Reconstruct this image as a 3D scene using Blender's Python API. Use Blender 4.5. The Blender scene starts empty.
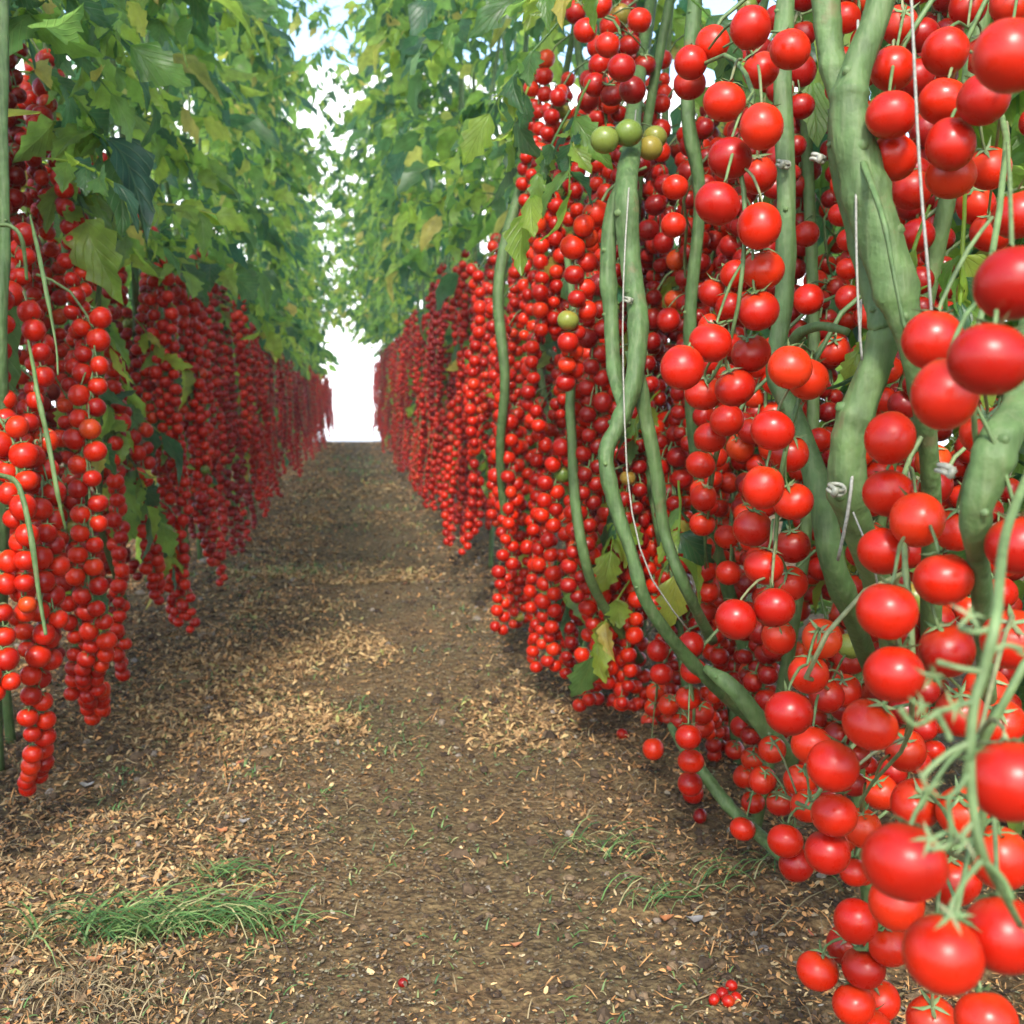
import bpy, math, random
import numpy as np
from mathutils import Vector, Matrix, Euler, kdtree
random.seed(7); rng = np.random.default_rng(7)
R = math.radians
scene = bpy.context.scene
col = scene.collection

# ------------------------------------------------------------------ camera
F = 1100.0
CAM = Vector((0, 0, 0.56))
VX, VY = 348.0, 395.0
yaw = -math.atan((512-VX)/F)      # turn right
pitch = -math.atan((512-VY)/F)
cam_d = bpy.data.cameras.new('camera'); cam = bpy.data.objects.new('camera', cam_d); col.objects.link(cam)
cam.location = CAM
cam.rotation_euler = Euler((R(90)+pitch, 0, yaw), 'XYZ')
cam_d.sensor_width = 36; cam_d.lens = 36*F/1024
cam_d.clip_start = 0.02; cam_d.clip_end = 500
cam_d.dof.use_dof = True; cam_d.dof.focus_distance = 0.92; cam_d.dof.aperture_fstop = 13.0
scene.camera = cam
CR = cam.rotation_euler.to_matrix()
def at(px, py, depth):
    v = Vector(((px-512)/F*depth, -(py-512)/F*depth, -depth))
    return CAM + CR @ v
def ground_at(px, py, z=0.0):
    d = at(px, py, 1.0) - CAM
    return CAM + d*((z-CAM.z)/d.z)
def proj(p):
    v = CR.transposed() @ (Vector(p)-CAM)
    if v.z > -0.05: return None
    return 512 + F*v.x/-v.z, 512 - F*v.y/-v.z, -v.z

# ------------------------------------------------------------------ mesh builder
class MB:
    def __init__(s): s.v = []; s.q = []; s.t = []; s.n = 0; s.uq = []; s.ut = []; s.has_uv = False
    def add(s, V, Q=None, T=None, UV=None):
        s.v.append(V)
        if Q is not None and len(Q): s.q.append(Q + s.n); s.uq.append((UV if UV is not None else np.zeros((len(V), 2)))[Q].reshape(-1, 2))
        if T is not None and len(T): s.t.append(T + s.n); s.ut.append((UV if UV is not None else np.zeros((len(V), 2)))[T].reshape(-1, 2))
        s.n += len(V)
    def mesh(s, name, mat, smooth=True):
        me = bpy.data.meshes.new(name)
        if s.n == 0: return me
        V = np.concatenate(s.v).astype(np.float32)
        me.vertices.add(len(V)); me.vertices.foreach_set('co', V.ravel())
        Q = np.concatenate(s.q) if s.q else np.zeros((0, 4), int)
        T = np.concatenate(s.t) if s.t else np.zeros((0, 3), int)
        li = np.concatenate([Q.ravel(), T.ravel()]).astype(np.int32)
        st = np.concatenate([np.arange(len(Q))*4, len(Q)*4+np.arange(len(T))*3]).astype(np.int32)
        me.loops.add(len(li)); me.loops.foreach_set('vertex_index', li)
        me.polygons.add(len(st)); me.polygons.foreach_set('loop_start', st)
        uv = me.uv_layers.new(name='UVMap')
        U = np.concatenate((s.uq if s.uq else []) + (s.ut if s.ut else [])).astype(np.float32)
        uv.data.foreach_set('uv', U.ravel())
        me.update(calc_edges=True)
        me.polygons.foreach_set('use_smooth', np.full(len(st), smooth))
        me.materials.append(mat)
        me.validate()
        return me
    def build(s, name, mat, parent=None, loc=(0, 0, 0), smooth=True):
        return mkobj(name, s.mesh(name, mat, smooth), parent, loc)
def mkobj(name, me, parent=None, loc=(0, 0, 0)):
    o = bpy.data.objects.new(name, me); col.objects.link(o)
    o.location = loc
    if parent is not None: o.parent = parent
    return o
def tag(o, label=None, cat=None, group=None, kind=None):
    if label: o['label'] = label
    if cat: o['category'] = cat
    if group: o['group'] = group
    if kind: o['kind'] = kind
    return o
def empty(name, loc):
    o = bpy.data.objects.new(name, None); col.objects.link(o); o.location = loc; o.empty_display_size = 0.05
    return o

def sphere_tpl(nu, nv, shape=None):
    V = [(0, 0, 1)]
    for j in range(1, nv):
        th = math.pi*j/nv
        for i in range(nu):
            ph = 2*math.pi*i/nu
            V.append((math.sin(th)*math.cos(ph), math.sin(th)*math.sin(ph), math.cos(th)))
    V.append((0, 0, -1)); V = np.array(V)
    Q = []; T = []
    for i in range(nu):
        T.append((0, 1+i, 1+(i+1) % nu))
        b = 1+(nv-2)*nu
        T.append((b+(i+1) % nu, b+i, len(V)-1))
    for j in range(nv-2):
        for i in range(nu):
            a = 1+j*nu+i; a2 = 1+j*nu+(i+1) % nu
            Q.append((a, a+nu, a2+nu, a2))
    return V, np.array(Q), np.array(T)
def tomato_shape(V, seed):
    r = np.random.default_rng(seed)
    V = V.copy(); ph = np.arctan2(V[:, 1], V[:, 0]); z = V[:, 2]
    s = np.sqrt(np.maximum(0, 1-z*z))
    rad = 1 - 0.13*np.exp(-(s/0.30)**2)*(z > 0) - 0.03*np.exp(-(s/0.2)**2)*(z < 0)
    rad *= 1 + 0.014*np.cos(5*ph+r.uniform(0, 6))*s*np.clip(z+.3, 0, 1) + 0.035*np.cos(ph+r.uniform(0, 6))*s + 0.025*np.cos(2*ph+r.uniform(0, 6))*s + 0.03*np.exp(-(s/0.10)**2)*(z < 0)
    el = r.uniform(0.90, 1.08)
    return V*rad[:, None]*np.array([1, r.uniform(0.97, 1.03), el])

def smooth_path(P, n):
    P = np.asarray(P, float)
    if len(P) == 2: t = np.linspace(0, 1, n)[:, None]; return P[0]*(1-t)+P[1]*t
    m = len(P)-1; out = []
    for k in np.linspace(0, m-1e-6, n):
        i = int(k); f = k-i
        p0 = P[max(i-1, 0)]; p1 = P[i]; p2 = P[i+1]; p3 = P[min(i+2, m)]
        out.append(0.5*((2*p1)+(-p0+p2)*f+(2*p0-5*p1+4*p2-p3)*f*f+(-p0+3*p1-3*p2+p3)*f**3))
    return np.array(out)
def tube(mb, P, rad, ns=6, cap=True):
    P = np.asarray(P, float); n = len(P)
    rad = np.broadcast_to(np.asarray(rad, float), (n,)) if np.ndim(rad) == 0 else np.interp(np.linspace(0, 1, n), np.linspace(0, 1, len(rad)), rad)
    T = np.gradient(P, axis=0); T /= (np.linalg.norm(T, axis=1)[:, None]+1e-9)
    up = np.array([0.31, 0.9, 0.2]); 
    if abs(T[0] @ up) > 0.9: up = np.array([1., 0, 0])
    N = np.cross(T, up); N /= (np.linalg.norm(N, axis=1)[:, None]+1e-9); B = np.cross(T, N)
    a = np.linspace(0, 2*np.pi, ns, endpoint=False)
    V = P[:, None, :] + rad[:, None, None]*(np.cos(a)[None, :, None]*N[:, None, :]+np.sin(a)[None, :, None]*B[:, None, :])
    V = V.reshape(-1, 3)
    i = np.arange(n-1)[:, None]*ns; j = np.arange(ns)[None, :]; j2 = (j+1) % ns
    Q = np.stack([i+j, i+j2, i+ns+j2, i+ns+j], -1).reshape(-1, 4)
    Tt = None
    if cap:
        V = np.concatenate([V, P[:1], P[-1:]])
        jj = np.arange(ns); a0 = np.stack([(jj+1) % ns, jj, np.full(ns, n*ns)], -1)
        b = (n-1)*ns; a1 = np.stack([b+jj, b+(jj+1) % ns, np.full(ns, n*ns+1)], -1)
        Tt = np.concatenate([a0, a1])
    mb.add(V, Q, Tt)

# ------------------------------------------------------------------ materials
def mat(name):
    m = bpy.data.materials.new(name); m.use_nodes = True
    nt = m.node_tree; nt.nodes.clear()
    out = nt.nodes.new('ShaderNodeOutputMaterial')
    return m, nt, out
def N(nt, typ, **kw):
    n = nt.nodes.new(typ)
    for k, v in kw.items():
        if k in n.inputs: n.inputs[k].default_value = v
        else: setattr(n, k, v)
    return n
def ramp(nt, stops, interp='LINEAR'):
    n = nt.nodes.new('ShaderNodeValToRGB'); cr = n.color_ramp; cr.interpolation = interp
    while len(cr.elements) < len(stops): cr.elements.new(0.5)
    for e, (p, c) in zip(cr.elements, stops): e.position = p; e.color = (*c, 1)
    return n
def rnd(nt):
    g = N(nt, 'ShaderNodeNewGeometry'); o = N(nt, 'ShaderNodeObjectInfo')
    a = N(nt, 'ShaderNodeMath', operation='ADD'); f = N(nt, 'ShaderNodeMath', operation='FRACT')
    nt.links.new(g.outputs['Random Per Island'], a.inputs[0]); nt.links.new(o.outputs['Random'], a.inputs[1]); nt.links.new(a.outputs[0], f.inputs[0])
    return f.outputs[0]
def tomato_mat(name, stops, rough=0.26):
    m, nt, out = mat(name)
    p = N(nt, 'ShaderNodeBsdfPrincipled', Roughness=rough)
    p.inputs['Specular IOR Level'].default_value = 0.38
    p.inputs['Coat Weight'].default_value = 0.0
    r = ramp(nt, stops); nt.links.new(rnd(nt), r.inputs[0])
    tc = N(nt, 'ShaderNodeTexCoord'); ns = N(nt, 'ShaderNodeTexNoise', Scale=60.0, Detail=3.0)
    nt.links.new(tc.outputs['Object'], ns.inputs['Vector'])
    h = N(nt, 'ShaderNodeHueSaturation'); mr = N(nt, 'ShaderNodeMapRange'); mr.inputs['To Min'].default_value = 0.8; mr.inputs['To Max'].default_value = 1.15
    nt.links.new(ns.outputs[0], mr.inputs[0]); nt.links.new(mr.outputs[0], h.inputs['Value'])
    # paler, more orange shoulder round the stalk of some fruit and tiny pale specks in the skin
    sx = N(nt, 'ShaderNodeSeparateXYZ'); nt.links.new(tc.outputs['Object'], sx.inputs[0])
    sh = N(nt, 'ShaderNodeMapRange'); sh.inputs['From Min'].default_value = 0.35; sh.inputs['From Max'].default_value = 1.0; sh.inputs['To Max'].default_value = 0.5; nt.links.new(sx.outputs[2], sh.inputs[0])
    n5 = N(nt, 'ShaderNodeTexNoise', Scale=2.2, Detail=2.0); nt.links.new(tc.outputs['Object'], n5.inputs['Vector'])
    m5 = N(nt, 'ShaderNodeMath', operation='MULTIPLY'); nt.links.new(sh.outputs[0], m5.inputs[0]); nt.links.new(n5.outputs[0], m5.inputs[1])
    mo = N(nt, 'ShaderNodeMix', data_type='RGBA'); nt.links.new(m5.outputs[0], mo.inputs['Factor']); nt.links.new(r.outputs[0], mo.inputs['A']); mo.inputs['B'].default_value = (0.62, 0.10, 0.012, 1)
    vo = N(nt, 'ShaderNodeTexVoronoi', Scale=9.0); nt.links.new(tc.outputs['Object'], vo.inputs['Vector'])
    vs = N(nt, 'ShaderNodeMapRange'); vs.inputs['From Min'].default_value = 0.05; vs.inputs['From Max'].default_value = 0.12; vs.inputs['To Min'].default_value = 0.22; vs.inputs['To Max'].default_value = 0.0; nt.links.new(vo.outputs['Distance'], vs.inputs[0])
    mo2 = N(nt, 'ShaderNodeMix', data_type='RGBA'); nt.links.new(vs.outputs[0], mo2.inputs['Factor']); nt.links.new(mo.outputs['Result'], mo2.inputs['A']); mo2.inputs['B'].default_value = (0.6, 0.25, 0.10, 1)
    nt.links.new(mo2.outputs['Result'], h.inputs['Color']); nt.links.new(h.outputs[0], p.inputs['Base Color'])
    rr = N(nt, 'ShaderNodeMapRange'); rr.inputs['From Min'].default_value = 0.3; rr.inputs['From Max'].default_value = 0.7; rr.inputs['To Min'].default_value = 0.22; rr.inputs['To Max'].default_value = 0.42
    nt.links.new(n5.outputs[0], rr.inputs[0]); nt.links.new(rr.outputs[0], p.inputs['Roughness'])
    n2 = N(nt, 'ShaderNodeTexNoise', Scale=900.0, Detail=1.0); nt.links.new(tc.outputs['Object'], n2.inputs['Vector'])
    b = N(nt, 'ShaderNodeBump', Strength=0.06, Distance=0.0004); nt.links.new(n2.outputs[0], b.inputs['Height']); nt.links.new(b.outputs[0], p.inputs['Normal'])
    nt.links.new(p.outputs[0], out.inputs[0])
    return m
M_TOM = tomato_mat('tomato_red', [(0, (0.29, 0.005, 0.002)), (0.4, (0.42, 0.010, 0.002)), (0.85, (0.52, 0.017, 0.0025)), (0.97, (0.52, 0.026, 0.004)), (1.0, (0.48, 0.05, 0.006))])
M_TOMD = tomato_mat('tomato_deep_shaded_red', [(0, (0.17, 0.003, 0.003)), (1.0, (0.32, 0.006, 0.003))])  # deep red fruit; also stands in for shade on a bunch
M_TOMG = tomato_mat('tomato_green', [(0, (0.10, 0.17, 0.03)), (0.6, (0.19, 0.22, 0.04)), (1.0, (0.34, 0.17, 0.03))])

def plant_mat(name, stops, scale, transl=0.0, rough=0.5, bump=0.3, bdist=0.002, vein=False, tcol=None, spec=0.4):
    m, nt, out = mat(name)
    p = N(nt, 'ShaderNodeBsdfPrincipled', Roughness=rough); p.inputs['Specular IOR Level'].default_value = spec
    r = ramp(nt, stops); nt.links.new(rnd(nt), r.inputs[0])
    g = N(nt, 'ShaderNodeNewGeometry')
    ns = N(nt, 'ShaderNodeTexNoise', Scale=scale, Detail=4.0); nt.links.new(g.outputs['Position'], ns.inputs['Vector'])
    mr = N(nt, 'ShaderNodeMapRange'); mr.inputs['From Min'].default_value = 0.3; mr.inputs['From Max'].default_value = 0.7
    mr.inputs['To Min'].default_value = 0.7; mr.inputs['To Max'].default_value = 1.25; nt.links.new(ns.outputs[0], mr.inputs[0])
    h = N(nt, 'ShaderNodeHueSaturation'); nt.links.new(mr.outputs[0], h.inputs['Value']); nt.links.new(r.outputs[0], h.inputs['Color'])
    c = h.outputs[0]
    height = ns.outputs[0]
    if vein:
        tc = N(nt, 'ShaderNodeTexCoord'); sx = N(nt, 'ShaderNodeSeparateXYZ'); nt.links.new(tc.outputs['UV'], sx.inputs[0])
        ab = N(nt, 'ShaderNodeMath', operation='ABSOLUTE'); nt.links.new(sx.outputs[0], ab.inputs[0])
        # chevron side veins: v*9 - |u|*3
        m1 = N(nt, 'ShaderNodeMath', operation='MULTIPLY_ADD'); m1.inputs[1].default_value = -3.0
        m0 = N(nt, 'ShaderNodeMath', operation='MULTIPLY'); m0.inputs[1].default_value = 5.0
        nt.links.new(sx.outputs[1], m0.inputs[0]); nt.links.new(ab.outputs[0], m1.inputs[0]); nt.links.new(m0.outputs[0], m1.inputs[2])
        pp = N(nt, 'ShaderNodeMath', operation='PINGPONG'); pp.inputs[1].default_value = 0.5; nt.links.new(m1.outputs[0], pp.inputs[0])
        lt = N(nt, 'ShaderNodeMapRange'); lt.inputs['From Min'].default_value = 0.0; lt.inputs['From Max'].default_value = 0.12; lt.inputs['To Min'].default_value = 1; lt.inputs['To Max'].default_value = 0
        nt.links.new(pp.outputs[0], lt.inputs[0])
        mid = N(nt, 'ShaderNodeMapRange'); mid.inputs['From Max'].default_value = 0.06; mid.inputs['To Min'].default_value = 1; mid.inputs['To Max'].default_value = 0
        nt.links.new(ab.outputs[0], mid.inputs[0])
        mx = N(nt, 'ShaderNodeMath', operation='MAXIMUM'); nt.links.new(lt.outputs[0], mx.inputs[0]); nt.links.new(mid.outputs[0], mx.inputs[1])
        mc = N(nt, 'ShaderNodeMix', data_type='RGBA'); ms = N(nt, 'ShaderNodeMath', operation='MULTIPLY'); ms.inputs[1].default_value = 0.16
        nt.links.new(mx.outputs[0], ms.inputs[0]); nt.links.new(ms.outputs[0], mc.inputs['Factor']); nt.links.new(c, mc.inputs['A'])
        mc.inputs['B'].default_value = (0.22, 0.30, 0.09, 1); c = mc.outputs['Result']
        sb = N(nt, 'ShaderNodeMath', operation='SUBTRACT'); nt.links.new(ns.outputs[0], sb.inputs[0]); nt.links.new(mx.outputs[0], sb.inputs[1]); height = sb.outputs[0]
    nt.links.new(c, p.inputs['Base Color'])
    b = N(nt, 'ShaderNodeBump', Strength=bump, Distance=bdist); nt.links.new(height, b.inputs['Height']); nt.links.new(b.outputs[0], p.inputs['Normal'])
    if transl > 0:
        t = N(nt, 'ShaderNodeBsdfTranslucent'); hs = N(nt, 'ShaderNodeHueSaturation'); hs.inputs['Hue'].default_value = 0.475; hs.inputs['Value'].default_value = 2.6; hs.inputs['Saturation'].default_value = 1.0
        nt.links.new(c, hs.inputs['Color']); nt.links.new(hs.outputs[0], t.inputs[0]); nt.links.new(b.outputs[0], t.inputs['Normal'])
        mx2 = N(nt, 'ShaderNodeMixShader'); mx2.inputs[0].default_value = transl
        nt.links.new(p.outputs[0], mx2.inputs[1]); nt.links.new(t.outputs[0], mx2.inputs[2]); nt.links.new(mx2.outputs[0], out.inputs[0])
    else: nt.links.new(p.outputs[0], out.inputs[0])
    return m
M_LEAF = plant_mat('leaf', [(0, (0.030, 0.090, 0.055)), (0.3, (0.055, 0.145, 0.045)), (0.55, (0.12, 0.25, 0.045)), (0.92, (0.22, 0.33, 0.045)), (1.0, (0.36, 0.32, 0.07))], 40, transl=0.58, rough=0.38, spec=0.55, vein=True, bump=0.5, bdist=0.0015)
M_STEM = plant_mat('stem', [(0, (0.060, 0.118, 0.036)), (1, (0.095, 0.158, 0.050))], 60, rough=0.62, bump=0.8, bdist=0.003)
nt = M_STEM.node_tree; p = [n for n in nt.nodes if n.type == 'BSDF_PRINCIPLED'][0]; src = p.inputs['Base Color'].links[0].from_socket
g = N(nt, 'ShaderNodeNewGeometry'); mp = N(nt, 'ShaderNodeMapping'); mp.inputs['Scale'].default_value = (260, 260, 28); nt.links.new(g.outputs['Position'], mp.inputs[0])
na = N(nt, 'ShaderNodeTexNoise', Scale=1.0, Detail=3.0); nt.links.new(mp.outputs[0], na.inputs['Vector'])
ra = N(nt, 'ShaderNodeMapRange'); ra.inputs['From Min'].default_value = 0.45; ra.inputs['From Max'].default_value = 0.75; ra.inputs['To Max'].default_value = 0.4; nt.links.new(na.outputs[0], ra.inputs[0])
ma = N(nt, 'ShaderNodeMix', data_type='RGBA'); nt.links.new(ra.outputs[0], ma.inputs['Factor']); nt.links.new(src, ma.inputs['A']); ma.inputs['B'].default_value = (0.17, 0.21, 0.10, 1)
nb_ = N(nt, 'ShaderNodeTexNoise', Scale=22.0, Detail=5.0, Roughness=0.7); nt.links.new(g.outputs['Position'], nb_.inputs['Vector'])
rb = N(nt, 'ShaderNodeMapRange'); rb.inputs['From Min'].default_value = 0.60; rb.inputs['From Max'].default_value = 0.70; rb.inputs['To Max'].default_value = 0.6; nt.links.new(nb_.outputs[0], rb.inputs[0])
mc_ = N(nt, 'ShaderNodeMix', data_type='RGBA'); nt.links.new(rb.outputs[0], mc_.inputs['Factor']); nt.links.new(ma.outputs['Result'], mc_.inputs['A']); mc_.inputs['B'].default_value = (0.15, 0.115, 0.055, 1)
nt.links.new(mc_.outputs['Result'], p.inputs['Base Color'])
bb = N(nt, 'ShaderNodeBump', Strength=0.7, Distance=0.0012); nt.links.new(na.outputs[0], bb.inputs['Height']); nt.links.new(p.inputs['Normal'].links[0].from_socket, bb.inputs['Normal']); nt.links.new(bb.outputs[0], p.inputs['Normal'])
M_RACH = plant_mat('truss_stalk', [(0, (0.10, 0.17, 0.06)), (0.75, (0.15, 0.21, 0.085)), (1, (0.20, 0.20, 0.10))], 120, rough=0.55, bump=0.3, bdist=0.0005)
M_DRY = plant_mat('dry_stalk', [(0, (0.14, 0.10, 0.055)), (0.6, (0.21, 0.155, 0.08)), (1, (0.30, 0.24, 0.13))], 80, rough=0.8)
M_SUN_STRAW = plant_mat('straw', [(0, (0.17, 0.10, 0.048)), (0.5, (0.36, 0.22, 0.10)), (0.9, (0.52, 0.36, 0.17)), (1, (0.26, 0.28, 0.09))], 100, rough=0.8, bump=0.3, spec=0.2)  # straw for the bands, its pale colour imitating sunlit streaks
M_GRASS = plant_mat('grass', [(0, (0.035, 0.10, 0.035)), (0.45, (0.09, 0.20, 0.055)), (0.8, (0.17, 0.26, 0.09)), (1, (0.40, 0.36, 0.18))], 60, transl=0.25, rough=0.5)
M_DLEAF = plant_mat('dry_leaf', [(0, (0.42, 0.16, 0.06)), (1, (0.36, 0.15, 0.07))], 60, rough=0.8)
M_LITTER = plant_mat('litter', [(0, (0.035, 0.024, 0.018)), (0.25, (0.10, 0.065, 0.042)), (0.35, (0.26, 0.14, 0.065)), (0.55, (0.42, 0.24, 0.10)), (0.80, (0.52, 0.25, 0.09)), (0.9, (0.60, 0.44, 0.22)), (0.975, (0.22, 0.20, 0.17)), (0.985, (0.10, 0.14, 0.06)), (1, (0.36, 0.10, 0.06))], 150, rough=0.85, bump=0.3, spec=0.2)
M_LITTERG = plant_mat('path_litter', [(0, (0.035, 0.028, 0.022)), (0.3, (0.09, 0.07, 0.05)), (0.6, (0.17, 0.135, 0.085)), (0.8, (0.24, 0.19, 0.11)), (0.9, (0.12, 0.17, 0.08)), (0.96, (0.24, 0.21, 0.15)), (1, (0.16, 0.15, 0.14))], 150, rough=0.85, bump=0.3, spec=0.2)
M_TWINE = plant_mat('twine', [(0, (0.26, 0.26, 0.22)), (1, (0.32, 0.31, 0.27))], 400, rough=0.7)
M_CLIP = plant_mat('clip_plastic', [(0, (0.25, 0.26, 0.20)), (1, (0.33, 0.33, 0.27))], 200, rough=0.35)
M_STONE = plant_mat('stone', [(0, (0.22, 0.21, 0.20)), (1, (0.33, 0.31, 0.29))], 60, rough=0.8)

m, nt, out = mat('soil'); M_SOIL = m
p = N(nt, 'ShaderNodeBsdfPrincipled', Roughness=0.95); p.inputs['Specular IOR Level'].default_value = 0.15
g = N(nt, 'ShaderNodeNewGeometry')
n1 = N(nt, 'ShaderNodeTexNoise', Scale=70.0, Detail=8.0, Roughness=0.75); n2 = N(nt, 'ShaderNodeTexNoise', Scale=3.0, Detail=4.0); n3 = N(nt, 'ShaderNodeTexVoronoi', Scale=120.0)
for q in (n1, n2, n3): nt.links.new(g.outputs['Position'], q.inputs['Vector'])
r1 = ramp(nt, [(0.3, (0.040, 0.029, 0.020)), (0.48, (0.12, 0.085, 0.052)), (0.6, (0.20, 0.15, 0.085)), (0.75, (0.32, 0.24, 0.14))]); nt.links.new(n1.outputs[0], r1.inputs[0])
r2 = ramp(nt, [(0.35, (0.80, 0.82, 0.72)), (0.65, (1.30, 1.15, 0.95))]); nt.links.new(n2.outputs[0], r2.inputs[0])
mx = N(nt, 'ShaderNodeMix', data_type='RGBA', blend_type='MULTIPLY'); mx.inputs['Factor'].default_value = 1
nt.links.new(r1.outputs[0], mx.inputs['A']); nt.links.new(r2.outputs[0], mx.inputs['B']); nt.links.new(mx.outputs['Result'], p.inputs['Base Color'])
ad = N(nt, 'ShaderNodeMath', operation='ADD'); nt.links.new(n1.outputs[0], ad.inputs[0]); nt.links.new(n3.outputs[0], ad.inputs[1])
b = N(nt, 'ShaderNodeBump', Strength=0.8, Distance=0.006); nt.links.new(ad.outputs[0], b.inputs['Height']); nt.links.new(b.outputs[0], p.inputs['Normal'])
nt.links.new(p.outputs[0], out.inputs[0])

m, nt, out = mat('pale_concrete'); M_YARD = m
p = N(nt, 'ShaderNodeBsdfPrincipled', Roughness=0.9)
g = N(nt, 'ShaderNodeNewGeometry'); n1 = N(nt, 'ShaderNodeTexNoise', Scale=3.0, Detail=6.0); nt.links.new(g.outputs['Position'], n1.inputs['Vector'])
r1 = ramp(nt, [(0.3, (0.72, 0.72, 0.71)), (0.7, (0.82, 0.82, 0.81))]); nt.links.new(n1.outputs[0], r1.inputs[0]); nt.links.new(r1.outputs[0], p.inputs['Base Color'])
nt.links.new(p.outputs[0], out.inputs[0])

# ------------------------------------------------------------------ light
SUN_EL = R(41); SUN_AZ = R(12)      # comes from behind the viewer, a little from the left
sd = Vector((math.sin(SUN_AZ)*math.cos(SUN_EL), math.cos(SUN_AZ)*math.cos(SUN_EL), -math.sin(SUN_EL)))   # travel direction
sl = bpy.data.lights.new('sun', 'SUN'); sl.energy = 1.5; sl.angle = R(9); sl.color = (1.0, 0.94, 0.85)
so = bpy.data.objects.new('sun', sl); col.objects.link(so); so.rotation_euler = sd.to_track_quat('-Z', 'Y').to_euler(); so.location = (-2, -6, 6)
w = bpy.data.worlds.new('World'); scene.world = w; w.use_nodes = True
wn = w.node_tree; wn.nodes.clear()
sk = wn.nodes.new('ShaderNodeTexSky'); sk.sky_type = 'NISHITA'; sk.sun_disc = False
sk.sun_elevation = SUN_EL; sk.sun_rotation = math.pi + SUN_AZ
sk.air_density = 1.0; sk.dust_density = 1.5; sk.ozone_density = 1.0
bg = wn.nodes.new('ShaderNodeBackground'); bg.inputs[1].default_value = 0.15
wo = wn.nodes.new('ShaderNodeOutputWorld'); wn.links.new(sk.outputs[0], bg.inputs[0]); wn.links.new(bg.outputs[0], wo.inputs[0])
scene.view_settings.view_transform = 'Standard'; scene.view_settings.look = 'None'
scene.view_settings.exposure = 1.75; scene.view_settings.gamma = 1
scene.render.engine = 'CYCLES'; scene.cycles.max_bounces = 6; scene.cycles.transmission_bounces = 4
scene.cycles.sample_clamp_indirect = 8

# ------------------------------------------------------------------ ground
def vnoise(x, y, s, seed):
    X = x*s; Y = y*s; xi = np.floor(X).astype(int); yi = np.floor(Y).astype(int); fx = X-xi; fy = Y-yi
    fx = fx*fx*(3-2*fx); fy = fy*fy*(3-2*fy)
    def h(a, b):
        n = (a*374761393 + b*668265263 + seed*974634777) & 0xffffffff
        n = ((n ^ (n >> 13))*1274126177) & 0xffffffff
        return ((n ^ (n >> 16)) & 0xffff)/65535.0
    return (h(xi, yi)*(1-fx)+h(xi+1, yi)*fx)*(1-fy)+(h(xi, yi+1)*(1-fx)+h(xi+1, yi+1)*fx)*fy
def gz(x, y):
    x = np.asarray(x, float); y = np.asarray(y, float)
    edge = np.clip((np.abs(x-0.03)-0.12)/0.25, 0, 1)
    return (vnoise(x, y, 4, 1)-.5)*0.012 + (vnoise(x, y, 14, 2)-.5)*0.010*(0.4+edge) + (vnoise(x, y, 45, 3)-.5)*0.008*(0.35+edge) + (vnoise(x, y, 110, 4)-.5)*0.004 + edge*0.006
xs = np.concatenate([[-6, -3, -1.6], np.arange(-1.1, 1.1, 0.011), [1.6, 3, 6]])
ys = np.concatenate([[-6, -3, -1, 0], np.arange(0.5, 2.6, 0.011), 2.6*np.exp(np.arange(0, 1.66, 0.011))])
ys[-1] = 13.5
X, Y = np.meshgrid(xs, ys); Z = gz(X, Y); Z[Y < 0.2] = 0
mb = MB(); nx = len(xs); ny = len(ys)
i = np.arange(ny-1)[:, None]*nx; j = np.arange(nx-1)[None, :]
mb.add(np.stack([X, Y, Z], -1).reshape(-1, 3), np.stack([i+j, i+j+1, i+nx+j+1, i+nx+j], -1).reshape(-1, 4))
tag(mb.build('soil_ground', M_SOIL), kind='structure')
mb = MB(); mb.add(np.array([[-300, -300, -.03], [300, -300, -.03], [300, 400, -.03], [-300, 400, -.03.real]]), np.array([[0, 1, 2, 3]]))
tag(mb.build('yard_ground', M_YARD), kind='structure')

# white end wall of the greenhouse, beyond the rows
m, nt, out = mat('white_film'); M_FILM = m
p = N(nt, 'ShaderNodeBsdfPrincipled', Roughness=0.6); p.inputs['Base Color'].default_value = (0.86, 0.87, 0.87, 1)
g = N(nt, 'ShaderNodeNewGeometry'); n1 = N(nt, 'ShaderNodeTexNoise', Scale=2.0, Detail=3.0); nt.links.new(g.outputs['Position'], n1.inputs['Vector'])
b = N(nt, 'ShaderNodeBump', Strength=0.4, Distance=0.05); nt.links.new(n1.outputs[0], b.inputs['Height']); nt.links.new(b.outputs[0], p.inputs['Normal'])
nt.links.new(p.outputs[0], out.inputs[0])
def box(mb, x0, x1, y0, y1, z0, z1):
    V = np.array([[x, y, z] for x in (x0, x1) for y in (y0, y1) for z in (z0, z1)], float)
    mb.add(V, np.array([[0, 1, 3, 2], [4, 6, 7, 5], [0, 4, 5, 1], [2, 3, 7, 6], [0, 2, 6, 4], [1, 5, 7, 3]]))
wr = empty('greenhouse_wall', (0, 21, 0)); tag(wr, 'bright white film end wall beyond the far end of the path', 'greenhouse wall')
mb = MB(); box(mb, -9, 9, 0.0, 0.08, -0.02, 6.5); mb.build('film_panel', M_FILM, wr, smooth=False)
for xx in np.arange(-8, 8.1, 2.0):
    mb = MB(); box(mb, xx-.03, xx+.03, -0.06, -0.003, -0.02, 6.5); mb.build('post', M_FILM, wr, smooth=False)
hz = MB(); box(hz, -9.5, 9.5, -1.2, 22, -1.1, 7.2)
m, nt, out = mat('haze'); 
pv = N(nt, 'ShaderNodeVolumePrincipled'); pv.inputs['Color'].default_value = (0.95, 0.97, 1, 1); pv.inputs['Density'].default_value = 0.004; pv.inputs['Anisotropy'].default_value = 0.2
nt.links.new(pv.outputs[0], out.inputs['Volume'])
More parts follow.
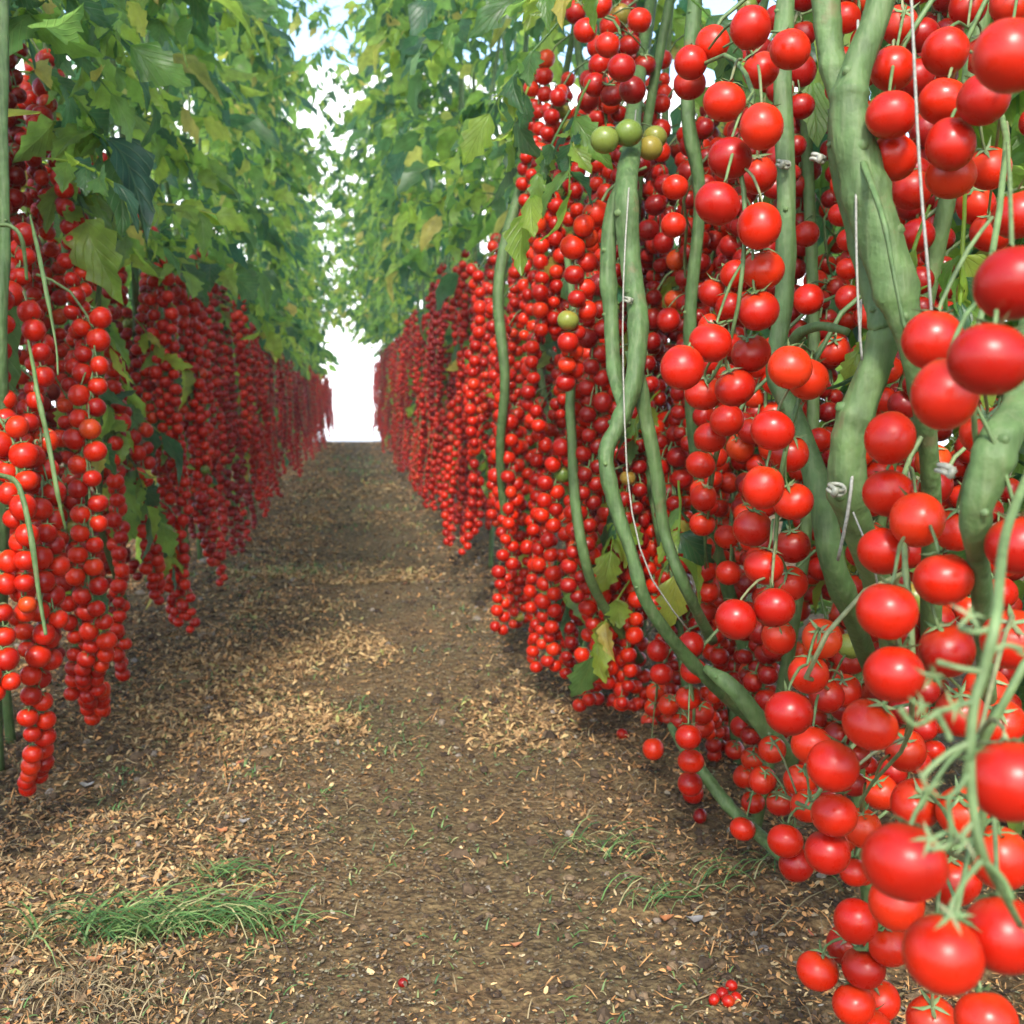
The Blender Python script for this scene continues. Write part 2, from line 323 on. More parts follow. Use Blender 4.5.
tag(hz.build('haze', m, smooth=False), kind='stuff')
# ------------------------------------------------------------------ litter (stuff)
def litter(name, mat_, pts, lmin, lmax, wr, zoff=0.002, tilt=0.35):
    mb = MB(); n = len(pts)
    x, y = pts[:, 0], pts[:, 1]; sc = pts[:, 2]
    L = rng.uniform(lmin, lmax, n)*sc*0.5; W = L*rng.uniform(wr[0], wr[1], n)
    a = rng.uniform(0, np.pi, n); tz = rng.normal(0, tilt, n); tw = rng.normal(0, tilt*1.3, n)
    dx = np.stack([np.cos(a)*np.cos(tz), np.sin(a)*np.cos(tz), np.sin(tz)], -1)
    dyv = np.stack([-np.sin(a)*np.cos(tw), np.cos(a)*np.cos(tw), np.sin(tw)], -1)
    z = gz(x, y)+zoff+np.abs(np.sin(tz))*L*0.7+rng.uniform(0, 0.003, n)
    c = np.stack([x, y, z], -1)
    up = np.array([0, 0, 1.0])
    bend = rng.uniform(-0.35, 0.35, n)*L
    v = np.stack([c-dx*L[:, None]-dyv*(W*.6)[:, None], c-dyv*W[:, None]+up*bend[:, None], c+dx*L[:, None]-dyv*(W*.3)[:, None],
                  c+dx*(L*.9)[:, None]+dyv*(W*.6)[:, None], c+dyv*W[:, None]+up*bend[:, None], c-dx*(L*.9)[:, None]+dyv*(W*.4)[:, None]], 1)
    b = np.arange(n)[:, None]*6
    Q = np.concatenate([b+np.array([[0, 1, 4, 5]]), b+np.array([[1, 2, 3, 4]])])
    mb.add(v.reshape(-1, 3), Q)
    return mb.build(name, mat_, smooth=False)
def scatter(n, wfun, x0=-0.95, x1=0.95, y0=0.62, y1=13.0):
    u = rng.uniform(0, 1, n); y = y0*(y1/y0)**u
    x = rng.uniform(x0, x1, n)
    # keep roughly inside view
    px = VX + F*x/y
    keep = (px > -260) & (px < 1200) & (rng.uniform(0, 1, n) < wfun(x, y))
    return np.stack([x[keep], y[keep], (0.78+0.26*y[keep])], -1)
def w_warm(x, y):
    return np.clip(0.10+0.9*np.clip((-x-0.0)/0.22, 0, 1)+0.45*np.clip((x-0.22)/0.2, 0, 1), 0.08, 1)*(0.4+0.9*vnoise(x, y, 9, 5))
def w_path(x, y): return np.clip(1.1-np.abs(x-0.05)/0.5, 0.35, 1)*(0.4+0.8*vnoise(x, y, 7, 6))
o = litter('chip_litter', M_LITTER, scatter(260000, w_warm), 0.002, 0.0085, (0.12, 0.7)); tag(o, 'brown and orange wood chips and leaf crumbs strewn over the soil', 'litter', kind='stuff')
o = litter('straw_litter', M_LITTER, scatter(50000, w_warm), 0.007, 0.024, (0.03, 0.09)); tag(o, 'tan dry straw bits scattered along the path edges', 'straw', kind='stuff')
o = litter('trodden_litter', M_LITTERG, scatter(260000, w_path), 0.0015, 0.0048, (0.25, 0.9), tilt=0.25); tag(o, 'grey brown trodden crumbs in the middle of the path', 'litter', kind='stuff')

def blade(mb, p, h, lean, wd, az):
    n = 6; t = np.linspace(0, 1, n)
    d = np.array([math.cos(az), math.sin(az), 0]); s = np.array([-math.sin(az), math.cos(az), 0])
    ang = lean*t*1.25
    P = [np.array(p)]
    for k in range(1, n):
        P.append(P[-1] + h/(n-1)*(d*math.sin(ang[k])+np.array([0, 0, 1])*math.cos(ang[k])))
    P = np.array(P); g0 = gz(P[:, 0], P[:, 1])+0.003; P[:, 2] = np.maximum(P[:, 2], g0)
    ww = wd*(1-t**1.6)*0.5+0.00025
    V = np.concatenate([P-s*ww[:, None], P+s*ww[:, None]+np.array([0, 0, 0.0004])])
    i = np.arange(n-1); mb.add(V, np.stack([i, i+1, n+i+1, n+i], -1))
# crumbly clods of soil
cv, cq, ct = sphere_tpl(6, 4); mb = MB()
for k in range(6500):
    y = 0.8*(4.2/0.8)**rng.uniform(); x = rng.uniform(-.8, .6)
    if rng.uniform() > float(np.clip(0.25+abs(x-0.02)*1.6, 0, 1))*(0.3+vnoise(np.array([x]), np.array([y]), 8, 41)[0]): continue
    r_ = rng.uniform(0.0015, 0.0075)*(0.8+0.2*y)*(1 if rng.uniform() < .93 else 1.7)
    V = cv*rng.uniform(0.7, 1.25, (len(cv), 1))*np.array([1, rng.uniform(.6, 1), rng.uniform(.45, .8)])*r_
    a = rng.uniform(0, 6.28); Rm = np.array([[math.cos(a), -math.sin(a), 0], [math.sin(a), math.cos(a), 0], [0, 0, 1]])
    mb.add(V @ Rm.T+np.array([x, y, float(gz(x, y))+r_*.25]), cq, ct)
M_CLOD = plant_mat('clod', [(0, (0.040, 0.028, 0.020)), (0.5, (0.095, 0.065, 0.042)), (0.9, (0.17, 0.115, 0.065)), (1, (0.23, 0.20, 0.17))], 200, rough=0.95, bump=0.8, spec=0.15)
tag(mb.build('soil_clods', M_CLOD, smooth=False), 'small brown crumbs and clods of soil along the path', 'soil', kind='stuff')
# green mossy sprigs over the path
mb = MB()
for k in range(320):
    y = 0.8*(10/0.8)**rng.uniform(); x = rng.uniform(-0.35, 0.33)
    if vnoise(np.array([x]), np.array([y]), 3.0, 12)[0] < 0.50: continue
    for q in range(int(rng.integers(5, 14))):
        sx, sy = x+rng.normal(0, 0.018*(.6+.4*y)), y+rng.normal(0, 0.02*(.6+.4*y))
        blade(mb, (sx, sy, float(gz(sx, sy))), rng.uniform(0.006, 0.018)*(0.7+0.3*y), rng.uniform(0.8, 1.9), 0.0016*(0.6+0.4*y), rng.uniform(0, 6.28))
c5 = ground_at(265, 577)
for k in range(160):
    sx = c5.x+rng.normal(0, 0.14); sy = c5.y+rng.normal(0, 0.07); blade(mb, (sx, sy, float(gz(sx, sy))), rng.uniform(0.02, 0.05), rng.uniform(1.0, 1.8), 0.003, rng.uniform(0, 6.28))
tag(mb.build('grass', M_GRASS), 'sparse short green grass sprigs growing in the trodden path', 'grass', kind='stuff')
bands = [(3.42, 0.10, -.36, .25, 1100), (2.95, .06, -.3, .0, 350), (2.37, 0.09, -.38, .1, 1300), (2.0, .05, -.38, -.05, 350), (1.80, 0.07, -.36, .02, 1000), (6.6, .3, -.3, .3, 500), (1.25, .12, -.5, -.15, 900), (5.0, .2, -.3, .3, 300), (1.9, .12, .2, .38, 500)]  # straw laid along the sunlit streaks, standing in for their light
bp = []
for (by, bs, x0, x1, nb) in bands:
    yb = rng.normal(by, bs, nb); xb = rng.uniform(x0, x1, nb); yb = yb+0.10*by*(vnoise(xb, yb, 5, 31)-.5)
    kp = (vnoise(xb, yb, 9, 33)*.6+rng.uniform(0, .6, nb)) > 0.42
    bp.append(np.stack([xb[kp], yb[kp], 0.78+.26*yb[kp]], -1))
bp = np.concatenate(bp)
o = litter('straw_litter', M_SUN_STRAW, np.concatenate([bp, bp+[.013, .02, 0], bp+[-.017, .011, 0]]), 0.004, 0.014, (0.08, 0.5)); tag(o, 'pale golden straw strewn in bands that imitate sunlit streaks across the path', 'straw', kind='stuff')
mb = MB()
for k in range(4200):
    y = 0.8*(4.5/0.8)**rng.uniform(); x = rng.uniform(-0.75, 0.5)
    if rng.uniform() > float(w_warm(np.array([x]), np.array([y]))[0])*0.9: continue
    blade(mb, (x, y, float(gz(x, y))+0.001), rng.uniform(0.010, 0.042), rng.uniform(1.6, 2.1), rng.uniform(0.0006, 0.0013)*(0.6+0.4*y), rng.uniform(0, 6.28))
for k in range(260):
    c6 = ground_at(rng.normal(95, 60), rng.normal(1000, 16)); blade(mb, (c6.x, c6.y, float(gz(c6.x, c6.y))+0.001), rng.uniform(0.012, 0.04), rng.uniform(1.5, 2.1), rng.uniform(0.0006, 0.0010), rng.uniform(0, 6.28))
tag(mb.build('straw_fibres', M_DRY), 'fine curled tan straw fibres lying over the soil', 'straw', kind='stuff')
# the big grass tuft, lower left
def tuft(name, px, py, n, spx, spy, hh, label, wd=0.0021, lean=(1.5, 2.15)):
    c = ground_at(px, py); mb = MB()
    for k in range(n):
        x = c.x+float(np.clip(rng.normal(0, spx), -2*spx, 2*spx)); y = c.y+float(np.clip(rng.normal(0, spy), -2*spy, 2*spy))
        az = rng.choice([0.0, math.pi])+rng.normal(0, 0.55)
        blade(mb, (x-c.x*0, y, float(gz(x, y))), rng.uniform(*hh), rng.uniform(*lean), wd*rng.uniform(.6, 1.3), az)
    V = [v-np.array([c.x, c.y, 0]) for v in mb.v]; mb.v = V
    o = mb.build(name, M_GRASS, loc=(c.x, c.y, 0)); tag(o, label, 'grass tuft', 'grass tufts beside the path'); return o
tuft('grass_tuft', 165, 935, 330, 0.066, 0.014, (0.03, 0.10), 'large green grass tuft lying flat at the lower left of the path')
tuft('grass_tuft', 215, 885, 45, 0.018, 0.012, (0.02, 0.055), 'small upright grass clump just behind the large grass tuft')
tuft('grass_tuft', 600, 855, 40, 0.03, 0.02, (0.03, 0.08), 'thin grey green grass wisps on the path below the right row', 0.0012)
tuft('grass_tuft', 745, 880, 40, 0.035, 0.02, (0.03, 0.09), 'scattered thin grass blades at the foot of the right row', 0.0012)
tuft('grass_tuft', 90, 690, 30, 0.04, 0.02, (0.02, 0.05), 'few green grass sprigs under the hanging left tomatoes')
# lying dry stalks
def stalk(px, rad, label, m=M_DRY, lift=0.004):
    P = [ground_at(a, b) for a, b in px]; c = P[0]
    Q = smooth_path([(p.x-c.x, p.y-c.y, 0) for p in P], 16)
    Q[:, 2] = gz(Q[:, 0]+c.x, Q[:, 1]+c.y)+lift+np.abs(np.sin(np.arange(16)*1.3))*0.003
    mb = MB(); tube(mb, Q, [rad, rad*.8, rad*.5], 5)
    tag(mb.build('dry_stalk', m, loc=(c.x, c.y, 0)), label, 'stalk', 'stalks lying on the path')
stalk([(225, 870), (262, 872), (310, 878), (346, 891)], 0.0009, 'thin yellow stalk right of the grass tuft')
stalk([(556, 778), (554, 818), (572, 848), (606, 862), (632, 868)], 0.0010, 'pale curved stalk bending round the grass wisps')
stalk([(640, 869), (676, 870), (720, 866)], 0.0010, 'straight pale stalk pointing to the right row')
stalk([(490, 812), (520, 803), (560, 806)], 0.0009, 'short pale stalk lying left of the curved stalk')
stalk([(655, 905), (700, 898), (740, 885), (780, 862)], 0.0012, 'green brown stalk leaning to the right row', M_GRASS)
stalk([(725, 925), (730, 900), (760, 880), (790, 850)], 0.0011, 'arched tan stalk below the right row fruit')
stalk([(770, 945), (800, 915), (840, 895)], 0.0010, 'thin stalk beside the lowest tomatoes on the right')
stalk([(690, 1012), (735, 1000), (775, 1008)], 0.0010, 'short tan stalk beside the fallen tomato bunch')
stalk([(55, 960), (95, 985), (160, 1003)], 0.0010, 'straw stalk in front of the grass tuft')
stalk([(130, 1000), (142, 975), (150, 1015)], 0.0010, 'bent straw stalk at the bottom edge of the path')
# orange dry leaf
def leaf_scrap(px, py, size, label, m=M_DLEAF):
    c = ground_at(px, py); mb = MB(); n = 7
    a = np.linspace(0, 2*np.pi, n, endpoint=False); rr = size*rng.uniform(.6, 1.1, n)
    V = np.stack([np.cos(a)*rr, np.sin(a)*rr*.7, 0.006+0.5*size*np.abs(np.cos(a))], -1)
    V = np.concatenate([V, [[0, 0, 0.004]], V-[0, 0, .0006], [[0, 0, 0.0034]]]); z0 = float(gz(c.x, c.y)); V[:, 2] += z0
    T = [(k, (k+1) % n, n) for k in range(n)]+[(n+1+(k+1) % n, n+1+k, 2*n+1) for k in range(n)]
    mb.add(V, None, np.array(T)); tag(mb.build('dry_leaf', m, loc=(c.x, c.y, 0)), label, 'dry leaf', 'dry leaf scraps on the path')
leaf_scrap(222, 840, 0.011, 'orange dry leaf scrap lying above the grass tuft')
leaf_scrap(515, 948, 0.006, 'small orange leaf scrap in the middle of the path')
leaf_scrap(95, 968, 0.009, 'rusty dry leaf scrap in front of the grass tuft')
leaf_scrap(245, 828, 0.009, 'grey stone like leaf scrap beside the orange scrap', M_STONE)
leaf_scrap(88, 787, 0.012, 'pale grey leaf scrap below the left row tomatoes', M_STONE)
leaf_scrap(694, 930, 0.010, 'grey leaf scrap under the leaning stalk on the right', M_STONE)
leaf_scrap(665, 925, 0.009, 'reddish dry leaf scrap left of the grey scrap')

# ------------------------------------------------------------------ tomato library
HI = [tomato_shape(sphere_tpl(32, 22)[0], s) for s in range(8)]; HIQ, HIT = sphere_tpl(32, 22)[1:]
def tom_meshes(m, name):
    r = []
    for s in range(8):
        b = MB(); b.add(HI[s], HIQ, HIT); r.append(b.mesh(name, m))
    return r
TM = {'r': tom_meshes(M_TOM, 'tomato'), 'd': tom_meshes(M_TOMD, 'tomato'), 'g': tom_meshes(M_TOMG, 'tomato')}
MIDV = [tomato_shape(sphere_tpl(14, 9)[0], s) for s in range(4)]; MIDQ, MIDT = sphere_tpl(14, 9)[1:]
LOV = [tomato_shape(sphere_tpl(8, 5)[0], s) for s in range(4)]; LOQ, LOT = sphere_tpl(8, 5)[1:]
def frame(z):
    z = np.asarray(z, float); z /= np.linalg.norm(z)+1e-9
    a = np.array([1., 0, 0]) if abs(z[0]) < 0.8 else np.array([0, 1., 0])
    x = np.cross(a, z); x /= np.linalg.norm(x); y = np.cross(z, x)
    return np.stack([x, y, z], 1)
def calyx(mb, c, t, r, hi=True):
    B = frame(t); n = 5; V = []; Q = []; T = []
    a0 = rng.uniform(0, 6.28)
    for k in range(n):
        a = a0+k*2*math.pi/n+rng.uniform(-.15, .15); L = r*rng.uniform(0.55, 0.95); w = r*0.09
        d = np.array([math.cos(a), math.sin(a), 0]); s = np.array([-math.sin(a), math.cos(a), 0])
        lift = rng.uniform(-0.25, 0.5)
        b = len(V)
        V += [s*w*.7+[0, 0, .02*r], -s*w*.7+[0, 0, .02*r], d*L*.45+s*w+[0, 0, r*.02], d*L*.45-s*w+[0, 0, r*.02], d*L+[0, 0, r*(lift-.05)], d*L*.45+[0, 0, r*.10], np.array([0, 0, .1*r])]
        T += [(b+0, b+2, b+5), (b+0, b+5, b+6), (b+6, b+5, b+1), (b+5, b+3, b+1), (b+2, b+4, b+5), (b+5, b+4, b+3)]
    V = np.array(V) @ B.T + c + np.asarray(t)*r*0.90
    mb.add(V, None, np.array(T))

# ------------------------------------------------------------------ plants registry
D0 = 0.030
class Plant:
    def __init__(s, x, y, side): s.x = x; s.y = y; s.side = side; s.trusses = []; s.stems = []; s.leaves = []; s.root = None
PL = {'R': [], 'L': []}
RY = [0.42, 0.66, 0.92, 1.22]; yy = 1.56
while yy < 13.2: RY.append(yy); yy += 0.40
LY = []; yy = 0.95
while yy < 13.2: LY.append(yy); yy += 0.40
for y in RY: PL['R'].append(Plant(0.56, y, 1))
for y in LY: PL['L'].append(Plant(-0.60, y, -1))
def near_plant(side, y): return min(PL[side], key=lambda p: abs(p.y-y))

class Tom:
    __slots__ = ('p', 'r', 'k', 'ray')
    def __init__(s, p, r, k, ray): s.p = Vector(p); s.r = r; s.k = k; s.ray = ray
ALL = []     # (tom)
def hand(side, idx, toms, k='r', top=None):
    L = []
    for t in toms:
        px, py, d = t[:3]; kk = t[3] if len(t) > 3 else k
        dep = D0*F/d
        L.append(Tom(at(px, py, dep), D0/2, kk, True))
    pl = PL[side][idx]; pl.trusses.append({'t': L, 'top': top}); ALL.extend(L)
def ptruss(side, path, k='r', dens=1.0, layer=0.0):
    """tomatoes in two alternating columns along a path of (px,py,dia)"""
    md = float(np.median([D0*F/d for _, _, d in path]))
    P = [(at(a, b, md+0.3*(D0*F/d-md)), d) for a, b, d in path]
    pts = smooth_path([tuple(p) for p, _ in P], 40)
    seg = np.linalg.norm(np.diff(pts, axis=0), axis=1); cum = np.concatenate([[0], np.cumsum(seg)])
    L = truss_from_line(pts, cum, k, dens)
    y = pts[:, 1].mean(); near_plant(side, y).trusses.append({'t': L, 'top': None}); ALL.extend(L)
def truss_from_line(pts, cum, k, dens=1.0, D=D0):
    L = []; s = 0.0; i = 0; a = rng.uniform(0, math.pi)
    # column plane mostly facing the aisle
    while s < cum[-1]:
        c = np.array([np.interp(s, cum, pts[:, q]) for q in range(3)])
        f = s/cum[-1]
        r = D/2*rng.uniform(0.82, 1.10)*(1-0.22*f)
        sg = 1 if i % 2 == 0 else -1
        a2 = a + rng.normal(0, 0.45)
        off = np.array([math.sin(a2)*0.9, math.cos(a2), 0])*sg*r*rng.uniform(0.55, 1.15)*(1-0.5*max(0, f-0.55))
        kk = k
        if rng.uniform() < 0.012 and k != 'g': kk = 'g'
        L.append(Tom(c+off+np.array([0, 0, rng.normal(0, r*.12)]), r, kk, False))
        s += r*rng.uniform(0.95, 1.25)/dens; i += 1
    return L

# ---------------- hand placed fruit, right foreground (pixel x, pixel y, pixel diameter)
hand('R', 0, [(1011, 5, 42), (1009, 57, 72), (1018, 215, 52), (991, 232, 40), (1012, 284, 76), (933, 340, 60), (990, 360, 78), (946, 394, 68), (985, 432, 50), (1019, 545, 62), (956, 530, 46)])
hand('R', 0, [(1012, 640, 62), (999, 723, 50), (1013, 781, 84), (917, 804, 50), (962, 812, 52), (903, 862, 82), (1001, 858, 60), (955, 880, 52), (944, 955, 80), (1006, 935, 80), (897, 903, 54), (932, 1020, 50), (985, 1020, 60)])
hand('R', 0, [(889, 438, 51), (933, 461, 36), (888, 494, 50), (918, 520, 53), (884, 551, 51), (944, 579, 57), (886, 611, 60), (946, 650, 56), (893, 674, 60), (960, 712, 50), (870, 725, 54), (905, 750, 42), (833, 766, 51), (880, 792, 36), (835, 815, 47), (862, 828, 38), (987, 690, 46)])
hand('R', 1, [(893, 69, 45), (892, 115, 49), (894, 158, 47), (911, 190, 40), (900, 25, 38), (905, 215, 36)])
hand('R', 1, [(946, 51, 47), (944, 102, 48), (983, 100, 52), (950, 145, 50), (950, 176, 48), (989, 168, 44), (968, 8, 38), (975, 205, 40), (985, 55, 40)])
hand('R', 1, [(856, 921, 45), (817, 970, 42), (864, 968, 44), (854, 1004, 44), (880, 1000, 42), (846, 945, 40), (890, 945, 44), (870, 1030, 44)])
hand('R', 2, [(751, 27, 42), (712, 43, 34), (790, 49, 40), (691, 63, 34), (690, 84, 32), (761, 70, 38), (725, 102, 42), (761, 127, 45), (729, 158, 43), (757, 175, 40), (717, 203, 45), (760, 226, 44), (764, 270, 42), (758, 311, 42), (711, 343, 43), (751, 354, 40), (682, 367, 43), (735, 388, 40), (704, 393, 38)], top=(765, -30))
hand('R', 2, [(790, 367, 44), (808, 380, 42), (834, 351, 32), (772, 430, 43), (788, 453, 40), (763, 487, 42), (793, 502, 40), (752, 528, 38), (793, 546, 36), (764, 567, 39), (790, 584, 36), (774, 608, 42), (736, 620, 42), (778, 637, 34)])
hand('R', 2, [(727, 420, 33), (710, 438, 32), (740, 448, 28), (701, 465, 30), (704, 498, 28), (702, 524, 26), (704, 547, 24), (706, 570, 24), (708, 592, 24), (706, 611, 23)])
hand('R', 2, [(822, 638, 40), (808, 674, 40), (827, 696, 36), (788, 713, 47), (812, 745, 40), (845, 690, 34), (850, 660, 30)])
hand('R', 2, [(786, 841, 36), (827, 852, 46), (808, 806, 34), (796, 865, 36), (780, 802, 28), (763, 780, 28), (772, 749, 28), (753, 759, 24), (745, 776, 24), (753, 802, 24), (743, 829, 26), (800, 780, 32), (820, 790, 30)])
hand('R', 3, [(675, 187, 26), (674, 225, 26), (677, 260, 22), (702, 170, 22), (690, 290, 22), (675, 300, 22), (668, 320, 24), (702, 270, 22), (700, 310, 22)])
hand('R', 3, [(806, 234, 26), (804, 199, 24), (808, 299, 30), (839, 287, 24), (838, 243, 22), (815, 281, 24), (830, 210, 22), (845, 265, 22), (848, 320, 22), (800, 330, 24), (825, 265, 22)])
hand('R', 3, [(729, 483, 22), (729, 510, 22), (727, 537, 25), (729, 573, 26), (740, 555, 22), (738, 590, 22), (722, 600, 22), (745, 500, 22)])
hand('R', 3, [(691, 645, 27), (693, 671, 27), (688, 698, 26), (702, 713, 25), (669, 705, 22), (688, 737, 27), (702, 727, 24), (691, 761, 26), (690, 784, 25), (693, 804, 22), (680, 720, 22)])
hand('R', 3, [(658, 651, 23), (661, 674, 23), (657, 692, 21), (654, 707, 20), (653, 749, 21), (659, 770, 17), (650, 725, 18), (668, 735, 18)])
hand('R', 3, [(743, 727, 25), (749, 698, 24), (751, 672, 24), (760, 705, 22), (765, 735, 24), (735, 750, 20)])
hand('R', 3, [(811, 594, 22), (819, 569, 24), (830, 590, 22), (840, 620, 22), (855, 700, 26), (800, 610, 22), (830, 545, 22)])
hand('R', 3, [(820, 440, 26), (830, 470, 24), (845, 440, 26), (815, 410, 24), (870, 410, 26), (935, 490, 26), (940, 430, 24), (815, 500, 22)])
hand('R', 3, [(640, 165, 22, 'd'), (665, 185, 22, 'd'), (655, 205, 22, 'd'), (668, 215, 20, 'd'), (648, 230, 22, 'd'), (663, 243, 22, 'd'), (680, 150, 20, 'd'), (650, 260, 20, 'd'), (655, 180, 20, 'd')])  # shaded bunch: its shade is put into the darker red
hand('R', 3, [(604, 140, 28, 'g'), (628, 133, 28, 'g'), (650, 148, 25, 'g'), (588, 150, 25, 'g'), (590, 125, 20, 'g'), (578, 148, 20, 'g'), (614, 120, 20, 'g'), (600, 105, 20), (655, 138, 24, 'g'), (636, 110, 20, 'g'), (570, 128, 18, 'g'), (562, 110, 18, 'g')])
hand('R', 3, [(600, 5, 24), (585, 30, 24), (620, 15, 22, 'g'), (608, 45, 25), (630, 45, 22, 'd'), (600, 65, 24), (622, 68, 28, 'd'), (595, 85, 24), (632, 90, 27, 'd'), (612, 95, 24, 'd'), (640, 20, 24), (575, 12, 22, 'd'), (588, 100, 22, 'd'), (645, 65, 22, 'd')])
# mid right trusses by path
for pth in [[(596, 212, 26), (578, 262, 25), (582, 300, 25), (568, 345, 24), (572, 390, 22)],
            [(540, 60, 17), (535, 120, 17), (528, 170, 17), (540, 240, 17)],
            [(560, 90, 19), (545, 170, 18), (560, 250, 18), (552, 330, 18)],
            [(535, 205, 18), (540, 300, 18), (530, 390, 18), (540, 440, 18)],
            [(584, 380, 21), (578, 430, 21), (556, 470, 20), (548, 530, 20)],
            [(612, 330, 20), (608, 400, 20), (620, 450, 20)],
            [(655, 330, 20), (650, 400, 20), (655, 470, 19), (650, 540, 19)],
            [(580, 500, 20), (584, 560, 20), (600, 620, 20), (606, 690, 19)],
            [(630, 520, 20), (633, 600, 20), (627, 655, 20), (622, 710, 19)],
            [(545, 540, 18), (548, 600, 18), (545, 640, 17), (552, 660, 17)],
            [(500, 330, 16), (505, 410, 16), (500, 480, 16), (512, 560, 16)],
            [(478, 270, 14), (478, 330, 14), (470, 400, 14), (476, 450, 14)],
            [(650, 430, 20), (660, 500, 20), (655, 560, 20), (660, 620, 20)],
            [(625, 470, 19), (615, 540, 19), (612, 600, 19)],
            [(675, 430, 20), (680, 500, 20), (678, 560, 20)], [(590, 650, 17), (592, 700, 17)],
            [(665, 640, 18), (672, 700, 18), (668, 760, 17)], [(615, 640, 17), (618, 700, 17), (612, 745, 16)],
            [(640, 560, 17), (636, 640, 17)], [(720, 640, 20), (712, 700, 20), (718, 760, 19)],
            [(720, 230, 22), (735, 300, 22), (722, 360, 22)],
            [(660, 60, 19), (655, 110, 19)],
            [(665, 270, 18), (640, 340, 18), (645, 400, 18)],
            [(790, 130, 20), (800, 180, 20)], [(860, 440, 22), (872, 520, 22), (860, 600, 22)],
            [(740, 640, 19), (725, 690, 19), (722, 750, 19)],
            [(630, 640, 17), (640, 700, 17), (634, 735, 17)],
            [(770, 650, 22), (760, 690, 22), (775, 730, 22)],
            [(930, 600, 30), (925, 680, 30), (935, 760, 30)], [(970, 450, 32), (975, 520, 32)],
            [(850, 850, 30), (870, 890, 30)], [(985, 560, 36), (980, 640, 36)], [(915, 230, 26), (925, 290, 26)]]:
    ptruss('R', pth)
# left near trusses by path
for pth in [[(40, 62, 17), (20, 100, 17), (30, 150, 17)],
            [(48, 65, 18), (45, 110, 20), (25, 145, 22), (42, 185, 21), (45, 235, 20)],
            [(62, 160, 18), (72, 205, 20), (73, 270, 21), (80, 330, 22), (72, 400, 23), (65, 440, 23)],
            [(25, 235, 22), (20, 290, 23), (38, 340, 25), (35, 400, 25), (20, 450, 25)],
            [(5, 430, 26), (18, 500, 27), (22, 560, 27), (25, 620, 26)],
            [(30, 440, 25), (45, 510, 26), (48, 570, 26), (45, 640, 26), (35, 700, 24), (38, 755, 22), (33, 785, 19)],
            [(88, 320, 22), (92, 380, 23), (85, 440, 24), (88, 510, 24), (85, 570, 24), (98, 640, 22), (90, 680, 19), (98, 715, 15)],
            [(62, 480, 22), (66, 540, 22), (75, 600, 22), (82, 660, 20), (82, 700, 18)],
            [(110, 350, 18), (118, 420, 18), (115, 500, 19), (120, 580, 19), (118, 640, 18), (124, 676, 16)],
            [(-6, 300, 26), (-8, 380, 26), (-4, 470, 27)], [(4, 560, 26), (-6, 640, 27), (4, 692, 27)],
            [(12, 200, 20), (10, 260, 20), (8, 330, 22)], [(100, 255, 15), (98, 300, 16), (104, 350, 17)],
            [(120, 205, 12), (118, 260, 13), (125, 330, 14), (122, 400, 15)],
            [(140, 210, 11), (150, 260, 12), (148, 320, 14), (140, 370, 15), (150, 430, 15)],
            [(165, 330, 13), (168, 390, 14), (160, 450, 14), (168, 520, 14), (175, 575, 14), (172, 622, 13)],
            [(140, 430, 16), (145, 500, 16), (152, 560, 15), (160, 600, 13)],
            [(185, 300, 11), (182, 360, 12), (190, 440, 12), (200, 510, 12), (213, 565, 11)],
            [(50, 250, 18), (52, 320, 19), (55, 380, 20)], [(60, 130, 14), (62, 190, 14), (66, 240, 15)],
            [(5, 110, 17), (8, 170, 18)]]:
    ptruss('L', pth)

# procedural trusses down both rows
TOPZ = 1.0
def zface(side, z):     # inner face of the row at height z
    return (0.36 if side == 'R' else -0.37)
OCC = {'R': [], 'L': []}
def proc_row(side, y0, y1):
    sg = 1 if side == 'R' else -1
    y = y0
    while y < y1:
        step = 0.060 if y < 6 else 0.085
        for layer in range(3 if y < 8 else 2):
            yj = y+rng.normal(0, 0.02)
            zt = rng.uniform(*((0.78, 0.95) if y < 4 else (0.68, 0.86))) if side == 'L' else rng.uniform(*((1.0, 1.18) if y < 2.5 else (0.88, 1.06)))
            zt -= 0.06*layer+abs(rng.normal(0, 0.05))
            if y > 7: zt -= 0.012*(y-7)
            zlow = 0.06+0.26*rng.uniform()**1.8 + (0.06 if layer else 0)
            gapn = vnoise(np.array([yj]), np.array([0.0 if side == 'R' else 50.0]), 7.0 if y < 5 else 4.0, 77)[0]
            if gapn < (0.38 if y < 6 else 0.2) and layer < 2 and rng.uniform() < 0.8: continue
            while zt > zlow+0.12:
                ln = rng.uniform(0.28, 0.52); zb = max(zt-ln, zlow)
                bulge = 0.03*math.sin((zt-0.1)*3)
                x = sg*(0.375+layer*0.075+rng.normal(0, 0.025)-bulge-((0.022*max(0, y-6)) if side == 'L' else 0))
                sway = rng.normal(0, 0.045); n = 12; t = np.linspace(0, 1, n)
                pts = np.stack([x+sg*0.015*np.sin(t*3+rng.uniform(0, 3)), yj+sway*t+0.012*np.sin(t*4+rng.uniform(0, 6)), zt+(zb-zt)*t], -1)
                cum = (zt-zb)*t
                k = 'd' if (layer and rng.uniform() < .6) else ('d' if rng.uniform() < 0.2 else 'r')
                if rng.uniform() > ((0.16 if side == 'R' else 0.18) + 0.14*layer):
                    L = truss_from_line(pts, cum, k, 0.92 if y < 4 else 0.80, D=0.0285)
                    near_plant(side, yj).trusses.append({'t': L, 'top': None, 'layer': layer}); 
                    if yj < 3.0: ALL.extend(L)
                zt = zb - rng.uniform(0.0, 0.09)
                yj += rng.normal(0, 0.012)
        y += step
proc_row('R', 1.55, 13.1)
proc_row('L', 2.35, 13.1)
